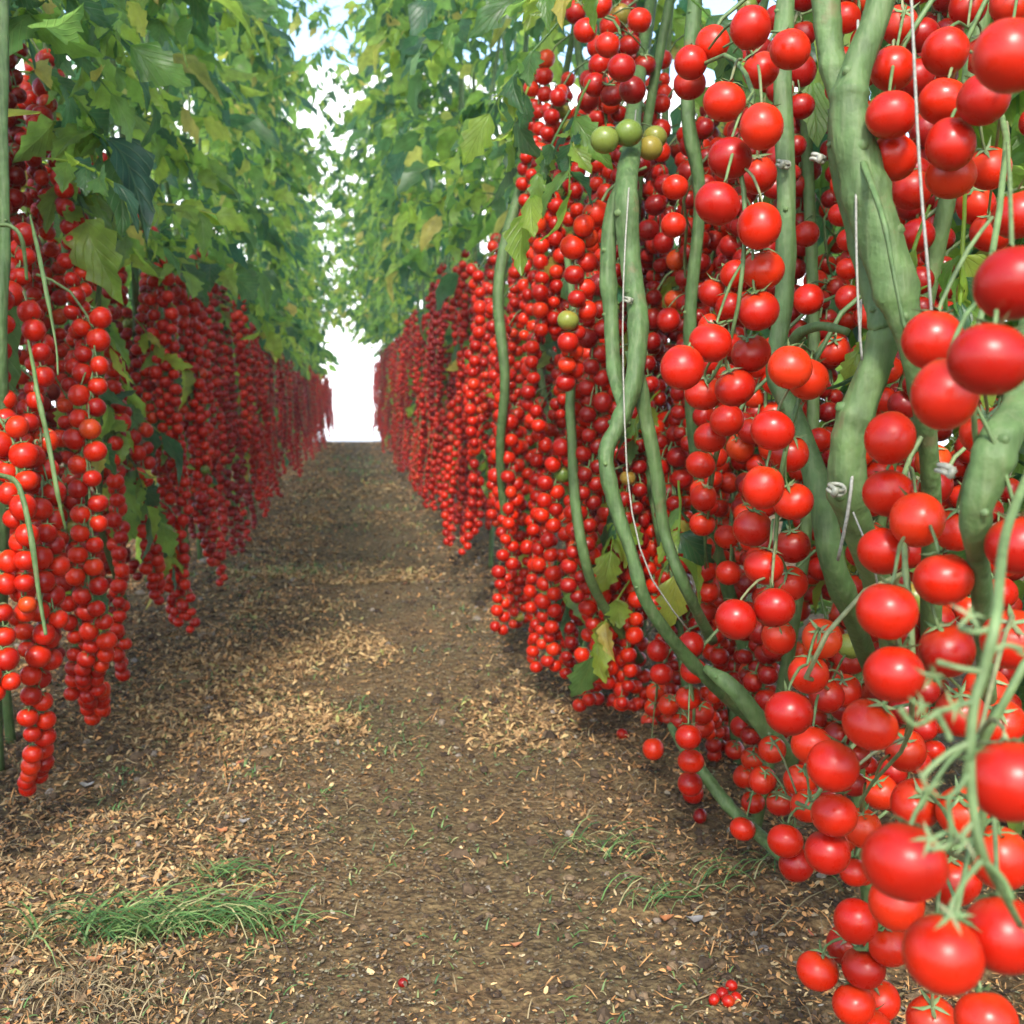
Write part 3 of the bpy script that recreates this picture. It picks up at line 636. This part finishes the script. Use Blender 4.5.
# inner layers behind the hand placed part
def backfill(side, y0, y1, xs):
    sg = 1 if side == 'R' else -1
    for x0 in xs:
        y = y0
        while y < y1:
            zt = rng.uniform(0.9, 1.1)
            zlow = rng.uniform(0.08, 0.25)
            while zt > zlow+0.12:
                ln = rng.uniform(0.22, 0.42); zb = max(zt-ln, zlow); n = 8; t = np.linspace(0, 1, n)
                x = sg*(x0+rng.normal(0, 0.02)); pts = np.stack([np.full(n, x), y+0.02*np.sin(t*3+rng.uniform(0, 6)), zt+(zb-zt)*t], -1)
                if rng.uniform() < 0.72:
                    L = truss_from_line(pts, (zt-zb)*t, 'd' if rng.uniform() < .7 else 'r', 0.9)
                    near_plant(side, y).trusses.append({'t': L, 'top': None, 'layer': 1}); ALL.extend(L)
                zt = zb-rng.uniform(0.02, 0.1)
            y += 0.085
backfill('R', 0.85, 1.8, (0.47, 0.57))
backfill('L', 1.15, 2.4, (0.47, 0.56))

# collision relaxation
for it in range(14):
    kd = kdtree.KDTree(len(ALL))
    for i, t in enumerate(ALL): kd.insert(t.p, i)
    kd.balance()
    mv = 0
    for i, t in enumerate(ALL):
        for co, j, dist in kd.find_range(t.p, 0.034):
            if j <= i: continue
            u = ALL[j]; need = (t.r+u.r)*0.97
            d = u.p-t.p; dist = d.length
            if dist >= need: continue
            mv += 1
            pen = need-dist
            if dist < 1e-5: d = Vector((0.1, 0, 1)); dist = d.length
            d /= dist
            for a, b, dd in ((t, u, -d), (u, t, d)):
                if a.ray:
                    ray = (a.p-CAM).normalized()
                    c = ray.dot(dd)
                    # farther one moves back along its ray
                    if (a.p-CAM).length >= (b.p-CAM).length:
                        a.p = a.p+ray*(pen*0.7)
                else:
                    m_ = dd*pen*(0.5 if not b.ray else 0.85)
                    a.p = a.p+m_
for t in ALL:
    if t.ray:   # keep the pictured size within natural limits
        pass
    if t.p.z < t.r+0.006: t.p.z = t.r+0.006

# ------------------------------------------------------------------ leaves
def leaflet_tpl(rows, cols, seed):
    r = np.random.default_rng(seed)
    t = np.linspace(0, 1, rows); s = np.linspace(-1, 1, cols)
    w = 0.30*np.sin(np.pi*np.clip(t, 0, 1)**0.72)**0.8*(1-0.25*t)
    w[0] = 0.015; w[-1] = 0.004
    T, S = np.meshgrid(t, s, indexing='ij'); Wd = np.repeat(w[:, None], cols, 1)
    if rows > 6:
        tooth = np.where(np.arange(rows) % 3 == 1, 1.18, np.where(np.arange(rows) % 3 == 2, 1.0, 0.80))
        side = 1+(tooth[:, None]-1)*np.abs(S)**2
        side = np.roll(side, 1, axis=0)*(S > 0)+side*(S <= 0)
        Wd = Wd*side
    y = T + 0.10*np.abs(S)*(Wd/0.3)
    x = S*Wd
    z = -0.42*T**2*r.uniform(0.5, 1.7) + 0.60*np.abs(x)*r.uniform(-0.2, 1.0) + 0.04*np.sin(T*9+S*3+r.uniform(0, 6))*np.abs(S) - 0.25*np.abs(S)**2*Wd
    V = np.stack([x, y, z], -1).reshape(-1, 3)
    i = np.arange(rows-1)[:, None]*cols; j = np.arange(cols-1)[None, :]
    Q = np.stack([i+j, i+j+1, i+cols+j+1, i+cols+j], -1).reshape(-1, 4)
    UV = np.stack([x/0.3, T], -1).reshape(-1, 2)
    return V, Q, UV
LT_HI = [leaflet_tpl(13, 7, s) for s in range(6)]
LT_LO = [leaflet_tpl(7, 3, s) for s in range(6)]
LT_VLO = [leaflet_tpl(5, 3, s) for s in range(6)]
def compound(mb, smb, base, d0, L, lod, droop=1.0, lsize=1.0):
    """compound tomato leaf from base along d0, drooping"""
    n = 8; P = [np.array(base, float)]; d = np.array(d0, float); d /= np.linalg.norm(d)
    for k in range(n-1):
        d = d+np.array([0, 0, -0.15*droop])*rng.uniform(0.2, 1.5)+rng.normal(0, 0.05, 3); d /= np.linalg.norm(d)
        P.append(P[-1]+d*L/(n-1))
    P = np.array(P)
    if smb is not None: tube(smb, P, [0.0028*L/0.25, 0.0018, 0.0008], 5 if lod == 0 else 3, cap=False)
    tpl = (LT_HI, LT_LO, LT_VLO)[lod]
    spots = [(0.36, 1), (0.36, -1), (0.6, 1), (0.62, -1), (0.82, 1), (0.84, -1), (1.0, 0)]
    if True: spots += [(0.48, 1), (0.49, -1), (0.72, 1)]
    for (t, sd_) in spots:
        k = t*(n-1); i0 = min(int(k), n-2); p = P[i0]+(P[i0+1]-P[i0])*(k-i0); ax = P[i0+1]-P[i0]; ax = ax/np.linalg.norm(ax)
        side = np.cross(ax, [0, 0, 1.0]); nn = np.linalg.norm(side); side = side/nn if nn > 1e-3 else np.array([1., 0, 0])
        size = L*rng.uniform(0.26, 0.46)*lsize
        if sd_ == 0: dr = ax; size *= 1.25
        else: dr = ax*rng.uniform(0.3, 0.8)+side*sd_*rng.uniform(.7, 1.0)+np.array([0, 0, -rng.uniform(-0.1, 0.8)])
        if (t in (0.48, 0.49, 0.72)): size *= 0.45
        dr = dr/np.linalg.norm(dr)
        up = np.array([0, 0, 1.0])*0.9+rng.normal(0, 0.6, 3)+ax*0.2
        xx = np.cross(dr, up); xx /= np.linalg.norm(xx)+1e-9; zz = np.cross(xx, dr)
        B = np.stack([xx, dr, zz], 1)
        V, Q, UV = tpl[int(rng.integers(6))]
        mb.add((V*size*np.array([rng.uniform(.85, 1.3), 1, rng.uniform(.6, 1.6)])) @ B.T+p, Q, None, UV)

# ------------------------------------------------------------------ build plants
def stem_path_proc(pl, q):
    sg = pl.side; n = 12; z = np.linspace(0.0, 2.35, n)
    x0 = pl.x+rng.normal(0, 0.02)+0.02*q - (pl.side*0.10 if q == 0 else 0); y0 = pl.y+0.12*(q-0.5)+rng.normal(0, 0.02)
    lean = rng.normal(0, 0.10)
    P = [(x0-sg*0.03*math.sin(zz*2.2+q), y0+lean*zz*0.4+0.03*math.sin(zz*3+q*2+pl.y*5), zz) for zz in z]
    P = [(a+0.03*math.sin(b*9+c*4.3), b+0.05*math.sin(c*5+pl.y*7+q), c) for a, b, c in P]
    return P
ORD = ['nearest', 'second', 'third', 'fourth', 'fifth', 'sixth', 'seventh', 'eighth', 'ninth', 'tenth', 'eleventh', 'twelfth', 'thirteenth', 'fourteenth', 'fifteenth', 'sixteenth', 'seventeenth', 'eighteenth', 'nineteenth', 'twentieth', 'twenty-first', 'twenty-second', 'twenty-third', 'twenty-fourth', 'twenty-fifth', 'twenty-sixth', 'twenty-seventh', 'twenty-eighth', 'twenty-ninth', 'thirtieth', 'thirty-first', 'thirty-second', 'thirty-third', 'thirty-fourth', 'thirty-fifth']
SPECIAL = {('R', 0): 'tomato plant at the right edge with the largest, blurred red fruit', ('R', 1): 'tomato plant with the thick forked green stem at upper right',
           ('R', 2): 'tomato plant with long zigzag truss left of the thick forked stem', ('R', 3): 'tomato plant with twin twisting stems and unripe green fruit at its top',
           ('L', 0): 'tomato plant at the left edge whose fruit hangs lowest near the path', ('L', 1): 'second plant of the left row, long red trusses under a broad dark leaf'}
HAND_STEMS = {}
def hs(side, idx, path, name='stem'):   # path of (px,py,width px) at fixed depth list
    HAND_STEMS.setdefault((side, idx), []).append((path, name))
# (points [(px,py,width_px,depth)])
hs('R', 1, [(890, -60, 24, .70), (878, 10, 27, .70), (855, 75, 33, .70), (850, 115, 40, .70), (862, 180, 42, .70), (880, 240, 44, .70), (897, 295, 38, .70), (912, 350, 26, .71), (925, 420, 22, .74), (932, 520, 20, .80), (930, 700, 18, .95)])
hs('R', 1, [(822, -60, 26, .72), (826, 10, 26, .72), (832, 60, 26, .72), (846, 110, 28, .715)])
hs('R', 1, [(838, 108, 20, .725), (840, 170, 20, .74), (856, 230, 20, .74), (872, 290, 22, .74), (885, 330, 26, .735)])
hs('R', 1, [(892, 300, 22, .735), (880, 350, 30, .74), (862, 400, 36, .745), (850, 440, 38, .75), (848, 490, 38, .76), (862, 540, 30, .79), (885, 610, 22, .86), (900, 720, 18, 1.0)])
hs('R', 1, [(838, 108, 10, .71), (856, 145, 8, .70), (882, 215, 6, .655), (893, 270, 5, .65), (905, 330, 4, .65)])
hs('R', 2, [(790, -60, 16, .92), (782, 60, 17, .92), (786, 200, 18, .92), (784, 300, 19, .92), (776, 370, 20, .92), (800, 430, 22, .90), (822, 500, 24, .88), (832, 560, 24, .88), (852, 615, 20, .92), (875, 680, 16, 1.02)])
hs('R', 2, [(848, 332, 8, .80), (822, 326, 9, .82), (800, 333, 10, .86), (785, 352, 9, .90)])
hs('R', 3, [(660, -60, 10, 1.6), (645, 40, 12, 1.55), (634, 110, 17, 1.4), (632, 145, 20, 1.25), (626, 190, 22, 1.18), (630, 260, 20, 1.18), (638, 320, 18, 1.16), (634, 380, 18, 1.15), (618, 425, 18, 1.15), (606, 455, 17, 1.14), (614, 500, 15, 1.14), (632, 555, 12, 1.14), (648, 605, 12, 1.15), (690, 660, 12, 1.20), (735, 705, 12, 1.26), (800, 760, 13, 1.4)])
hs('R', 3, [(628, 170, 14, 1.19), (612, 215, 15, 1.20), (608, 265, 16, 1.20), (611, 320, 14, 1.20), (614, 370, 13, 1.19), (622, 405, 11, 1.165), (628, 425, 7, 1.15)])
hs('R', 3, [(632, 350, 15, 1.17), (644, 410, 13, 1.18), (656, 470, 13, 1.19), (664, 530, 12, 1.2), (684, 585, 12, 1.2), (712, 640, 12, 1.28)])
hs('R', 3, [(700, -60, 13, 1.3), (690, 60, 13, 1.3), (688, 120, 14, 1.3), (700, 200, 13, 1.32), (690, 330, 12, 1.35), (700, 480, 12, 1.4), (760, 700, 12, 1.5)])
hs('R', 3, [(705, 668, 8, 1.2), (735, 690, 16, 1.18), (770, 735, 18, 1.2), (800, 770, 16, 1.25)])
hs('R', 3, [(670, 725, 6, 1.42), (690, 755, 12, 1.36), (722, 798, 13, 1.32), (745, 822, 13, 1.30), (790, 862, 13, 1.20)])
hs('R', 0, [(1040, 300, 34, .60), (1022, 400, 36, .56), (1000, 440, 38, .54), (983, 485, 36, .54), (975, 525, 26, .55), (982, 600, 20, .60), (990, 760, 16, .72)])
hs('R', 4, [(535, 120, 9, 2.0), (520, 190, 11, 1.98), (506, 240, 12, 1.96), (498, 300, 12, 1.95), (505, 380, 10, 1.95), (500, 460, 9, 2.0), (510, 560, 9, 2.1)])
hs('R', 4, [(566, 250, 6, 1.62), (575, 330, 9, 1.57), (570, 400, 10, 1.55), (572, 440, 10, 1.55), (575, 500, 11, 1.55), (585, 560, 11, 1.55), (600, 600, 10, 1.6), (640, 660, 10, 1.7)])
hs('L', 0, [(4, -40, 10, 1.25), (2, 120, 11, 1.25), (4, 240, 11, 1.25), (1, 330, 12, 1.25), (4, 480, 12, 1.3), (0, 640, 14, 1.35)])
hs('L', 0, [(-8, 226, 4, 1.2), (10, 226, 4, 1.2), (22, 240, 4, 1.2), (27, 280, 3, 1.22)])
hs('L', 0, [(30, 215, 2, 1.26), (38, 250, 4, 1.22), (46, 290, 4, 1.2), (56, 345, 2, 1.2), (58, 375, 2, 1.2)])
hs('L', 0, [(28, 340, 2, 1.28), (34, 370, 4, 1.24), (38, 395, 5, 1.22), (48, 440, 5, 1.22), (58, 495, 4, 1.22), (66, 530, 2, 1.24)])
hs('L', 0, [(0, 475, 5, 1.18), (18, 485, 5, 1.17), (30, 530, 5, 1.16), (40, 600, 4, 1.16), (46, 635, 3, 1.16)])
hs('L', 1, [(116, 180, 2, 1.75), (112, 210, 5, 1.7), (100, 280, 5, 1.7), (98, 350, 5, 1.75), (104, 420, 6, 1.8), (100, 520, 6, 1.85), (125, 600, 5, 1.95)])

n_tom_obj = 0
def build_truss(pl, tr, k):
    global n_tom_obj
    T = tr['t']
    if not T: return
    vis = []
    for t in T:
        q = proj(t.p)
        if q and -60 < q[0] < 1090 and -60 < q[1] < 1090: vis.append(t)
    if not vis and T[0].p.y < 3: 
        pass
    T = sorted(T, key=lambda t: -t.p.z); c = T[0].p.copy()
    y = sum(t.p.y for t in T)/len(T)
    near = y < 2.9 or (T[0].ray)
    o3 = Vector((pl.x, pl.y, 0))
    A = np.array([tuple(t.p) for t in T])
    # centre line of the bunch
    m = len(T); C = np.array([A[max(0, i-2):i+3].mean(0) for i in range(m)])
    rad = T[0].r
    # raise the line by one fruit so the pedicels arch down
    head = C[0]+np.array([pl.side*0.03, 0, 0.05]) 
    line = smooth_path(np.concatenate([[head+np.array([pl.side*0.04, 0, 0.02])], [head], C[::2] if m > 4 else C]), max(8, m))
    mb = MB()
    lod = 0 if y < 1.6 else (1 if y < 4 else 2)
    loc = np.array(tuple(c))
    tube(mb, line-loc+np.array([-pl.side*0.012 if lod == 2 else 0, 0, 0]), [0.0020, 0.0019, 0.0012], 6 if lod == 0 else 3)
    tops = []
    for i, t in enumerate(T):
        p = A[i]; tgt = C[max(0, i-1)]+np.array([0, 0, t.r*1.0])
        d = tgt-p; d = d/(np.linalg.norm(d)+1e-6)*0.8+np.array([0, 0, 0.75])+rng.normal(0, 0.16, 3); d /= np.linalg.norm(d)
        tops.append(d)
        if lod < 2:
            s = p+d*t.r*0.88-loc; e = C[max(0, i-2)]+np.array([0, 0, t.r*0.4])-loc
            mid = s+d*t.r*0.45; kn = (mid+e)/2+np.array([0, 0, t.r*.3])
            if lod == 0:
                tube(mb, smooth_path([s, mid, kn, e], 7), [0.0011, 0.0010, 0.0012, 0.0010], 5, cap=False)
            else: tube(mb, np.array([s, mid, e]), 0.0010, 3, cap=False)
            if lod == 0 or rng.uniform() < 0.7: calyx(mb, p-loc, d, t.r)
        elif y < 11 and rng.uniform() < 0.5: calyx(mb, p-loc, d, t.r*1.15)
    if not near:
        # distant bunch: one mesh of fruit
        fm = MB(); V0, Q0, T0 = (MIDV, MIDQ, MIDT) if y < 6 else (LOV, LOQ, LOT)
        for i, t in enumerate(T):
            fm.add((V0[i % 4]*t.r) @ frame(tops[i]).T+A[i]-loc, Q0, T0)
        kk = T[0].k if T[0].k != 'g' else 'r'
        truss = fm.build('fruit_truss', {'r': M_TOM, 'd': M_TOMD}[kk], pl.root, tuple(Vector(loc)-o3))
        if mb.n and y < 11: mb.build('stalk', M_RACH, truss)
        return
    truss = mb.build('fruit_truss', M_RACH, pl.root, tuple(Vector(loc)-o3))
    for i, t in enumerate(T):
        o = bpy.data.objects.new('tomato', TM[t.k][int(rng.integers(8))]); col.objects.link(o); o.parent = truss
        o.location = Vector(A[i]-loc); B = Matrix(frame(tops[i]).tolist()); o.rotation_euler = (B @ Matrix.Rotation(rng.uniform(0, 6.28), 3, 'Z')).to_euler()
        o.scale = (t.r,)*3
        if t.k == 'g': o['label'] = 'unripe green tomato'
        n_tom_obj += 1

for side in ('R', 'L'):
    for idx, pl in enumerate(PL[side]):
        sg = pl.side
        word = 'right' if side == 'R' else 'left'
        pl.root = empty('tomato_plant', (pl.x, pl.y, 0))
        far = len(PL[side])-idx
        if (side, idx) in SPECIAL: lab = SPECIAL[(side, idx)]
        elif idx == len(PL[side])-1: lab = 'last cherry tomato plant at the far bright end of the %s row' % word
        else: lab = '%s cherry tomato plant from the camera in the %s row, red trusses under leaves' % (ORD[idx], word)
        tag(pl.root, lab, 'tomato plant', 'cherry tomato plants in the %s row' % word)
        base = np.array([pl.x, pl.y, 0])
        # stems
        stems = []
        if (side, idx) in HAND_STEMS and idx < 4:
            for path, _ in HAND_STEMS[(side, idx)]:
                P = np.array([tuple(at(a, b, dd)) for a, b, w_, dd in path]); rr = [w_/F*dd/2 for a, b, w_, dd in path]
                P[:, 2] = np.maximum(P[:, 2], 0.015)
                b = MB(); S = smooth_path(P, len(P)*7); rad = np.interp(np.linspace(0, 1, len(S)), np.linspace(0, 1, len(rr)), rr)
                rad = rad*(1+0.16*np.exp(-(((np.arange(len(S)) % 13)-6.0)/1.3)**2))*(1+0.015*rng.normal(0, 1, len(S)))
                ns = 18; tube(b, S-base, list(rad), ns)
                V = b.v[0]; nn_ = len(S); cen = np.repeat(S-base, ns, 0); off = V[:nn_*ns]-cen
                ang = np.tile(np.arange(ns)*2*np.pi/ns, nn_); al = np.repeat(np.arange(nn_), ns)*1.0
                ph = rng.uniform(0, 6); nz = 0.07*np.sin(ang*2+al*0.13+ph)+0.045*np.sin(ang*5+al*0.10+ph)+0.06*(vnoise(al*0.35+ang*0, ang*1.2+ph*7, 1.0, 21)-.5)*2
                V[:nn_*ns] = cen+off*(1+nz)[:, None]
                # leaf scars: short cut stubs
                for kk in range(5, nn_-4, int(rng.integers(9, 14))):
                    dd = rng.normal(0, 1, 3)+np.array([-.6, -.6, .2]); tg = S[kk+1]-S[kk]; tg = tg/np.linalg.norm(tg); dd -= tg*(dd @ tg)*.7; dd /= np.linalg.norm(dd)
                    p0 = S[kk]-base; rr_ = rad[kk]
                    if rr_ > 0.005: tube(b, np.array([p0+dd*rr_*.2, p0+dd*rr_*.85, p0+dd*(rr_*1.05+.0015)]), [rr_*.8, rr_*.34, rr_*.20], 9)
                b.build('stem', M_STEM, pl.root)
            stems.append(np.array(stem_path_proc(pl, 1)))
        else:
            if (side, idx) in HAND_STEMS:
                for path, _ in HAND_STEMS[(side, idx)]:
                    P = np.array([tuple(at(a, b, dd)) for a, b, w_, dd in path]); rr = [w_/F*dd/2 for a, b, w_, dd in path]
                    b = MB(); tube(b, smooth_path(P, 24)-base, rr, 8); b.build('stem', M_STEM, pl.root)
            stems = [np.array(stem_path_proc(pl, q)) for q in range(2)]
        for S in stems:
            b = MB(); tube(b, smooth_path(S, 20)-base, [0.008, 0.0075, 0.006, 0.004], 7); b.build('stem', M_STEM, pl.root)
        # trusses
        for k, tr in enumerate(pl.trusses): build_truss(pl, tr, k)
        # foliage
        lm = MB(); sm = lm
        lod = 0 if pl.y < 2.6 else (1 if pl.y < 6 else 2)
        nleaf = {0: 52, 1: 42, 2: 32}[lod]
        if side == 'R' and lod: nleaf = int(nleaf*0.8)
        if side == 'R' and idx < 4: nleaf = 12 
        for q in range(nleaf):
            z0 = (1.18 if pl.y < 1.5 else (0.86 if pl.y < 4 else 0.78)) if side == 'L' else (1.25 if pl.y < 2.6 else 1.02)
            z = z0+(2.35-z0)*rng.uniform()**(1.25 if side == 'L' else 1.0)
            if side == 'R' and idx < 4: z = rng.uniform(1.25, 2.2)
            S = stems[int(rng.integers(len(stems)))]; k = z/2.35*(len(S)-1); i0 = min(int(k), len(S)-2); p = S[i0]+(S[i0+1]-S[i0])*(k-i0)
            inward = rng.uniform() < (0.74 if not (side == 'L' and idx == 0) else 0.15)
            az = rng.normal(0, 0.8)
            d = np.array([-sg*math.cos(az), math.sin(az), rng.uniform(-0.1, 0.6)])
            if not inward: d[0] = -d[0]
            p = p+np.array([-sg*rng.uniform(0, 0.14) if inward else 0, rng.normal(0, 0.08), 0])
            L = rng.uniform(0.13, 0.24)
            if z < 1.3: L *= 0.9
            compound(lm, sm, p-base, d, L, lod)
        # dense lower back foliage behind the fruit
        for q in range(14 if lod < 2 else 6):
            z = rng.uniform(0.35, 1.15); p = np.array([pl.x+sg*rng.uniform(0.0, 0.12), pl.y+rng.uniform(-.2, .2), z])
            if side == 'R' and idx < 2: p[0] += 0.08
            d = np.array([rng.normal(0, .5), rng.normal(0, 1), rng.uniform(-.3, .3)])
            near_r = side == 'R' and idx < 4
            if near_r: d[0] = abs(d[0]); d[1] = abs(d[1]); p[0] += 0.04
            compound(lm, sm, p-base, d, rng.uniform(0.14, 0.2) if near_r else rng.uniform(0.18, 0.27), max(lod, 1))
        # canopy reaching over the path
        if pl.y > 3.5:
            for q in range(20 if side == 'R' else 10):
                zlo = 1.25 if pl.y > 6 else 1.75
                z = rng.uniform(zlo, 2.4); reach = rng.uniform(0.05, 0.36 if side == 'R' else 0.20)
                if z < 1.5: reach *= 0.6
                p = np.array([pl.x-sg*reach, pl.y+rng.uniform(-.2, .2), z])
                compound(lm, sm, p-base, np.array([-sg*.7, rng.normal(0, .8), rng.uniform(-.3, .4)]), rng.uniform(0.12, 0.22), lod)
        if side == 'R' and idx < 5:
            for q in range(46):
                p = np.array([rng.uniform(.70, .95), pl.y+rng.uniform(-.2, .3), rng.uniform(0.2, 1.75)])
                compound(lm, sm, p-base, np.array([abs(rng.normal(0, .4)), rng.normal(0, 1), rng.uniform(-.3, .3)]), rng.uniform(0.22, 0.32), 1)
        if side == 'R' and pl.y > 4.6:
            for q in range(12):
                compound(lm, sm, np.array([rng.uniform(-.34, .18), pl.y+rng.uniform(-.2, .2), rng.uniform(1.75 if pl.y < 8 else 1.5, 2.5)])-base, np.array([rng.normal(0, 1), rng.normal(0, 1), rng.uniform(-.3, .3)]), rng.uniform(0.10, 0.18), lod)
        if side == 'R' and pl.y > 7.5:
            for q in range(7):
                compound(lm, sm, np.array([rng.uniform(-.15, .25), pl.y+rng.uniform(-.2, .2), rng.uniform(1.25, 2.3)])-base, np.array([rng.normal(0, 1), rng.normal(0, 1), rng.uniform(-.3, .1)]), rng.uniform(0.12, 0.2), lod)
        # few leaves between the fruit
        for q in range(6 if not ((side == 'R' and idx < 4) or (side == 'L' and idx < 2)) else 0):
            z = rng.uniform(0.3, 1.0); p = np.array([sg*0.42, pl.y+rng.uniform(-.2, .2), z])
            d = np.array([-sg*0.5, rng.normal(0, 1), -.6]); compound(lm, sm, p-base, d, rng.uniform(0.10, 0.16), lod)
        if (side, idx) == ('R', 1):
            for (px, py, dep, L, dd) in [(965, 190, .74, .12, (0.1, .1, -1)), (930, 205, .76, .09, (-.4, 0, -.8)), (930, 285, .78, .07, (-.6, 0, -.2))]:
                compound(lm, sm, np.array(tuple(at(px, py, dep)))-base, dd, L, 0)
        if (side, idx) == ('R', 3):
            for (px, py, dep, L, dd) in [(590, 80, 1.25, .13, (-.4, -.1, -.6)), (570, 110, 1.3, .13, (-.5, 0, -.9)), (680, -10, 1.2, .12, (.3, 0, -.2)), (640, -10, 1.15, .12, (-.6, 0, .1)), (560, 20, 1.4, .15, (-.5, 0, -.5)), (540, 60, 1.5, .14, (-.3, 0, -.5))]:
                compound(lm, sm, np.array(tuple(at(px, py, dep)))-base, dd, L, 0)
        if (side, idx) == ('L', 0):
            for (px, py, dep, L, dd) in [(110, 20, 1.6, .13, (.5, 0, -.5)), (30, -30, 1.5, .13, (.6, 0, 0))]:
                compound(lm, sm, np.array(tuple(at(px, py, dep)))-base, dd, L, 0)
        fo = lm.build('foliage', M_LEAF, pl.root)
# the bare branching truss stalk in front of the fruit at the right edge
pl = PL['R'][0]; base = Vector((pl.x, pl.y, 0)); mb = MB(); c = at(985, 560, .345)
def A_(a, b, d=.345): return np.array(tuple(at(a, b, d)-c))
tube(mb, smooth_path([A_(1030, 470, .46), A_(1008, 525, .42), A_(1000, 572, .37), A_(996, 620), A_(984, 670), A_(974, 705), A_(970, 760), A_(974, 815), A_(985, 860), A_(1004, 895, .36), A_(1020, 925, .38)], 34), [.0019, .0018, .0016, .0012], 9)
for path in [[(984, 672), (960, 668), (938, 662, .35)], [(988, 655), (1005, 645), (1022, 650)], [(976, 700), (952, 708), (936, 712)], [(972, 742), (950, 752), (930, 768), (922, 778)],
             [(971, 770), (958, 790), (948, 800), (952, 835), (945, 850)], [(975, 820), (955, 842), (928, 850)], [(984, 858), (965, 880), (952, 905), (945, 918)],
             [(985, 862), (1002, 878), (1012, 900)], [(994, 628), (975, 632), (960, 628)], [(938, 712), (915, 725), (900, 708)], [(936, 712), (946, 730), (950, 740)]]:
    tube(mb, smooth_path([A_(*q) for q in path], 10), [.0013, .0009, .0012], 6)
    e = A_(*path[-1]); calyx(mb, e, np.array([rng.normal(0, .5), -1, rng.normal(0, .7)])/1.2, 0.0085)
mb.build('fruit_truss', M_RACH, pl.root, tuple(c-base))
print('tomato objects', n_tom_obj, 'objects', len(bpy.data.objects))

# ------------------------------------------------------------------ twine and clips
def twine(pts, w, label):
    P = [at(a, b, d) for a, b, d in pts]; c = P[0]
    mb = MB(); S = smooth_path([tuple(p-c) for p in P], 14); tube(mb, S, w, 6)
    tag(mb.build('twine', M_TWINE, loc=c), label, 'twine', 'white support twines of the right row')
twine([(908, -80, .62), (916, 100, .62), (922, 200, .62), (931, 305, .62), (936, 400, .66)], .0009, 'thin white twine hanging right of the thick forked stem')
twine([(858, 20, .70), (856, 200, .69), (858, 300, .69), (862, 360, .70)], .0008, 'short white twine crossing the thick forked stem')
twine([(636, 110, 1.3), (628, 200, 1.155), (623, 300, 1.13), (624, 400, 1.12), (630, 500, 1.12), (650, 575, 1.12), (690, 632, 1.15)], .0009, 'white twine running down the twin twisting stems')
twine([(862, 250, .86), (860, 330, .86), (852, 480, .74), (838, 560, .76)], .0012, 'white twine behind the forked stem reaching the clip')
twine([(853, 512, .74), (872, 560, .74), (880, 600, .78)], .0007, 'thin twine end below the white clip')
def clip(px, py, dep, r, label):
    c = at(px, py, dep); mb = MB()
    a = np.linspace(0, 2*np.pi, 19)
    for zz in (-0.35, 0.35):
        P = np.stack([np.cos(a)*r, np.sin(a)*r, np.full(19, zz*r)+0.1*r*np.sin(a*2)], -1); tube(mb, P, r*0.28, 7)
    P = np.array([[r, 0, -.6*r], [r*1.25, 0, 0], [r, 0, .6*r]]); tube(mb, P, r*.22, 6)
    P = np.array([[-.2*r, -r*1.0, -.6*r], [-.1*r, -r*1.15, 0], [-.2*r, -r, .6*r]]); tube(mb, P, r*.5, 6)
    o = mb.build('stem_clip', M_CLIP, loc=c); o.rotation_euler = (0.3, 0.25, rng.uniform(-.5, .5)); tag(o, label, 'plant clip', 'plastic clips on the stems')
clip(836, 489, .735, 0.0050, 'white plastic clip on the thick stem in mid height')
clip(628, 300, 1.155, 0.0045, 'pale clip on the twin twisting stems')
clip(946, 470, .55, 0.0042, 'cream clip beside the stem at the right edge')
clip(783, 164, .905, 0.0048, 'pale clip on the slim stem behind the zigzag truss')
clip(818, 158, .72, 0.0042, 'grey clip left of the thick forked stem')

# ------------------------------------------------------------------ fallen tomatoes
def fallen(px, py, r, label, k='r'):
    c = ground_at(px, py); z = float(gz(c.x, c.y))
    o = bpy.data.objects.new('fallen_tomato', TM[k][int(rng.integers(4))]); col.objects.link(o)
    o.location = (c.x, c.y, z+r*0.85); o.scale = (r,)*3; o.rotation_euler = (rng.uniform(1, 2.5), rng.uniform(-1, 1), rng.uniform(0, 6))
    tag(o, label, 'tomato', 'fallen tomatoes on the soil')
fallen(722, 1004, .0060, 'small fallen tomato at the bottom edge, in the middle of its cluster')
fallen(731, 999, .0055, 'small fallen tomato at the back of the bottom cluster')
fallen(714, 1010, .0055, 'small fallen tomato at the left of the bottom cluster')
fallen(728, 1013, .0060, 'small fallen tomato at the front of the bottom cluster')
fallen(736, 1006, .0050, 'small fallen tomato at the right of the bottom cluster')
tuft('grass_tuft', 640, 905, 26, 0.03, 0.02, (0.03, 0.08), 'loose thin green blades crossing the path below the grass wisps', 0.0011)
fallen(622, 742, .0100, 'fallen red tomato left of the lowest mid row fruit')
fallen(700, 828, .0100, 'fallen red tomato under the long truss by the path', 'd')
fallen(403, 985, .0045, 'tiny dark fallen tomato near the bottom middle of the path', 'd')
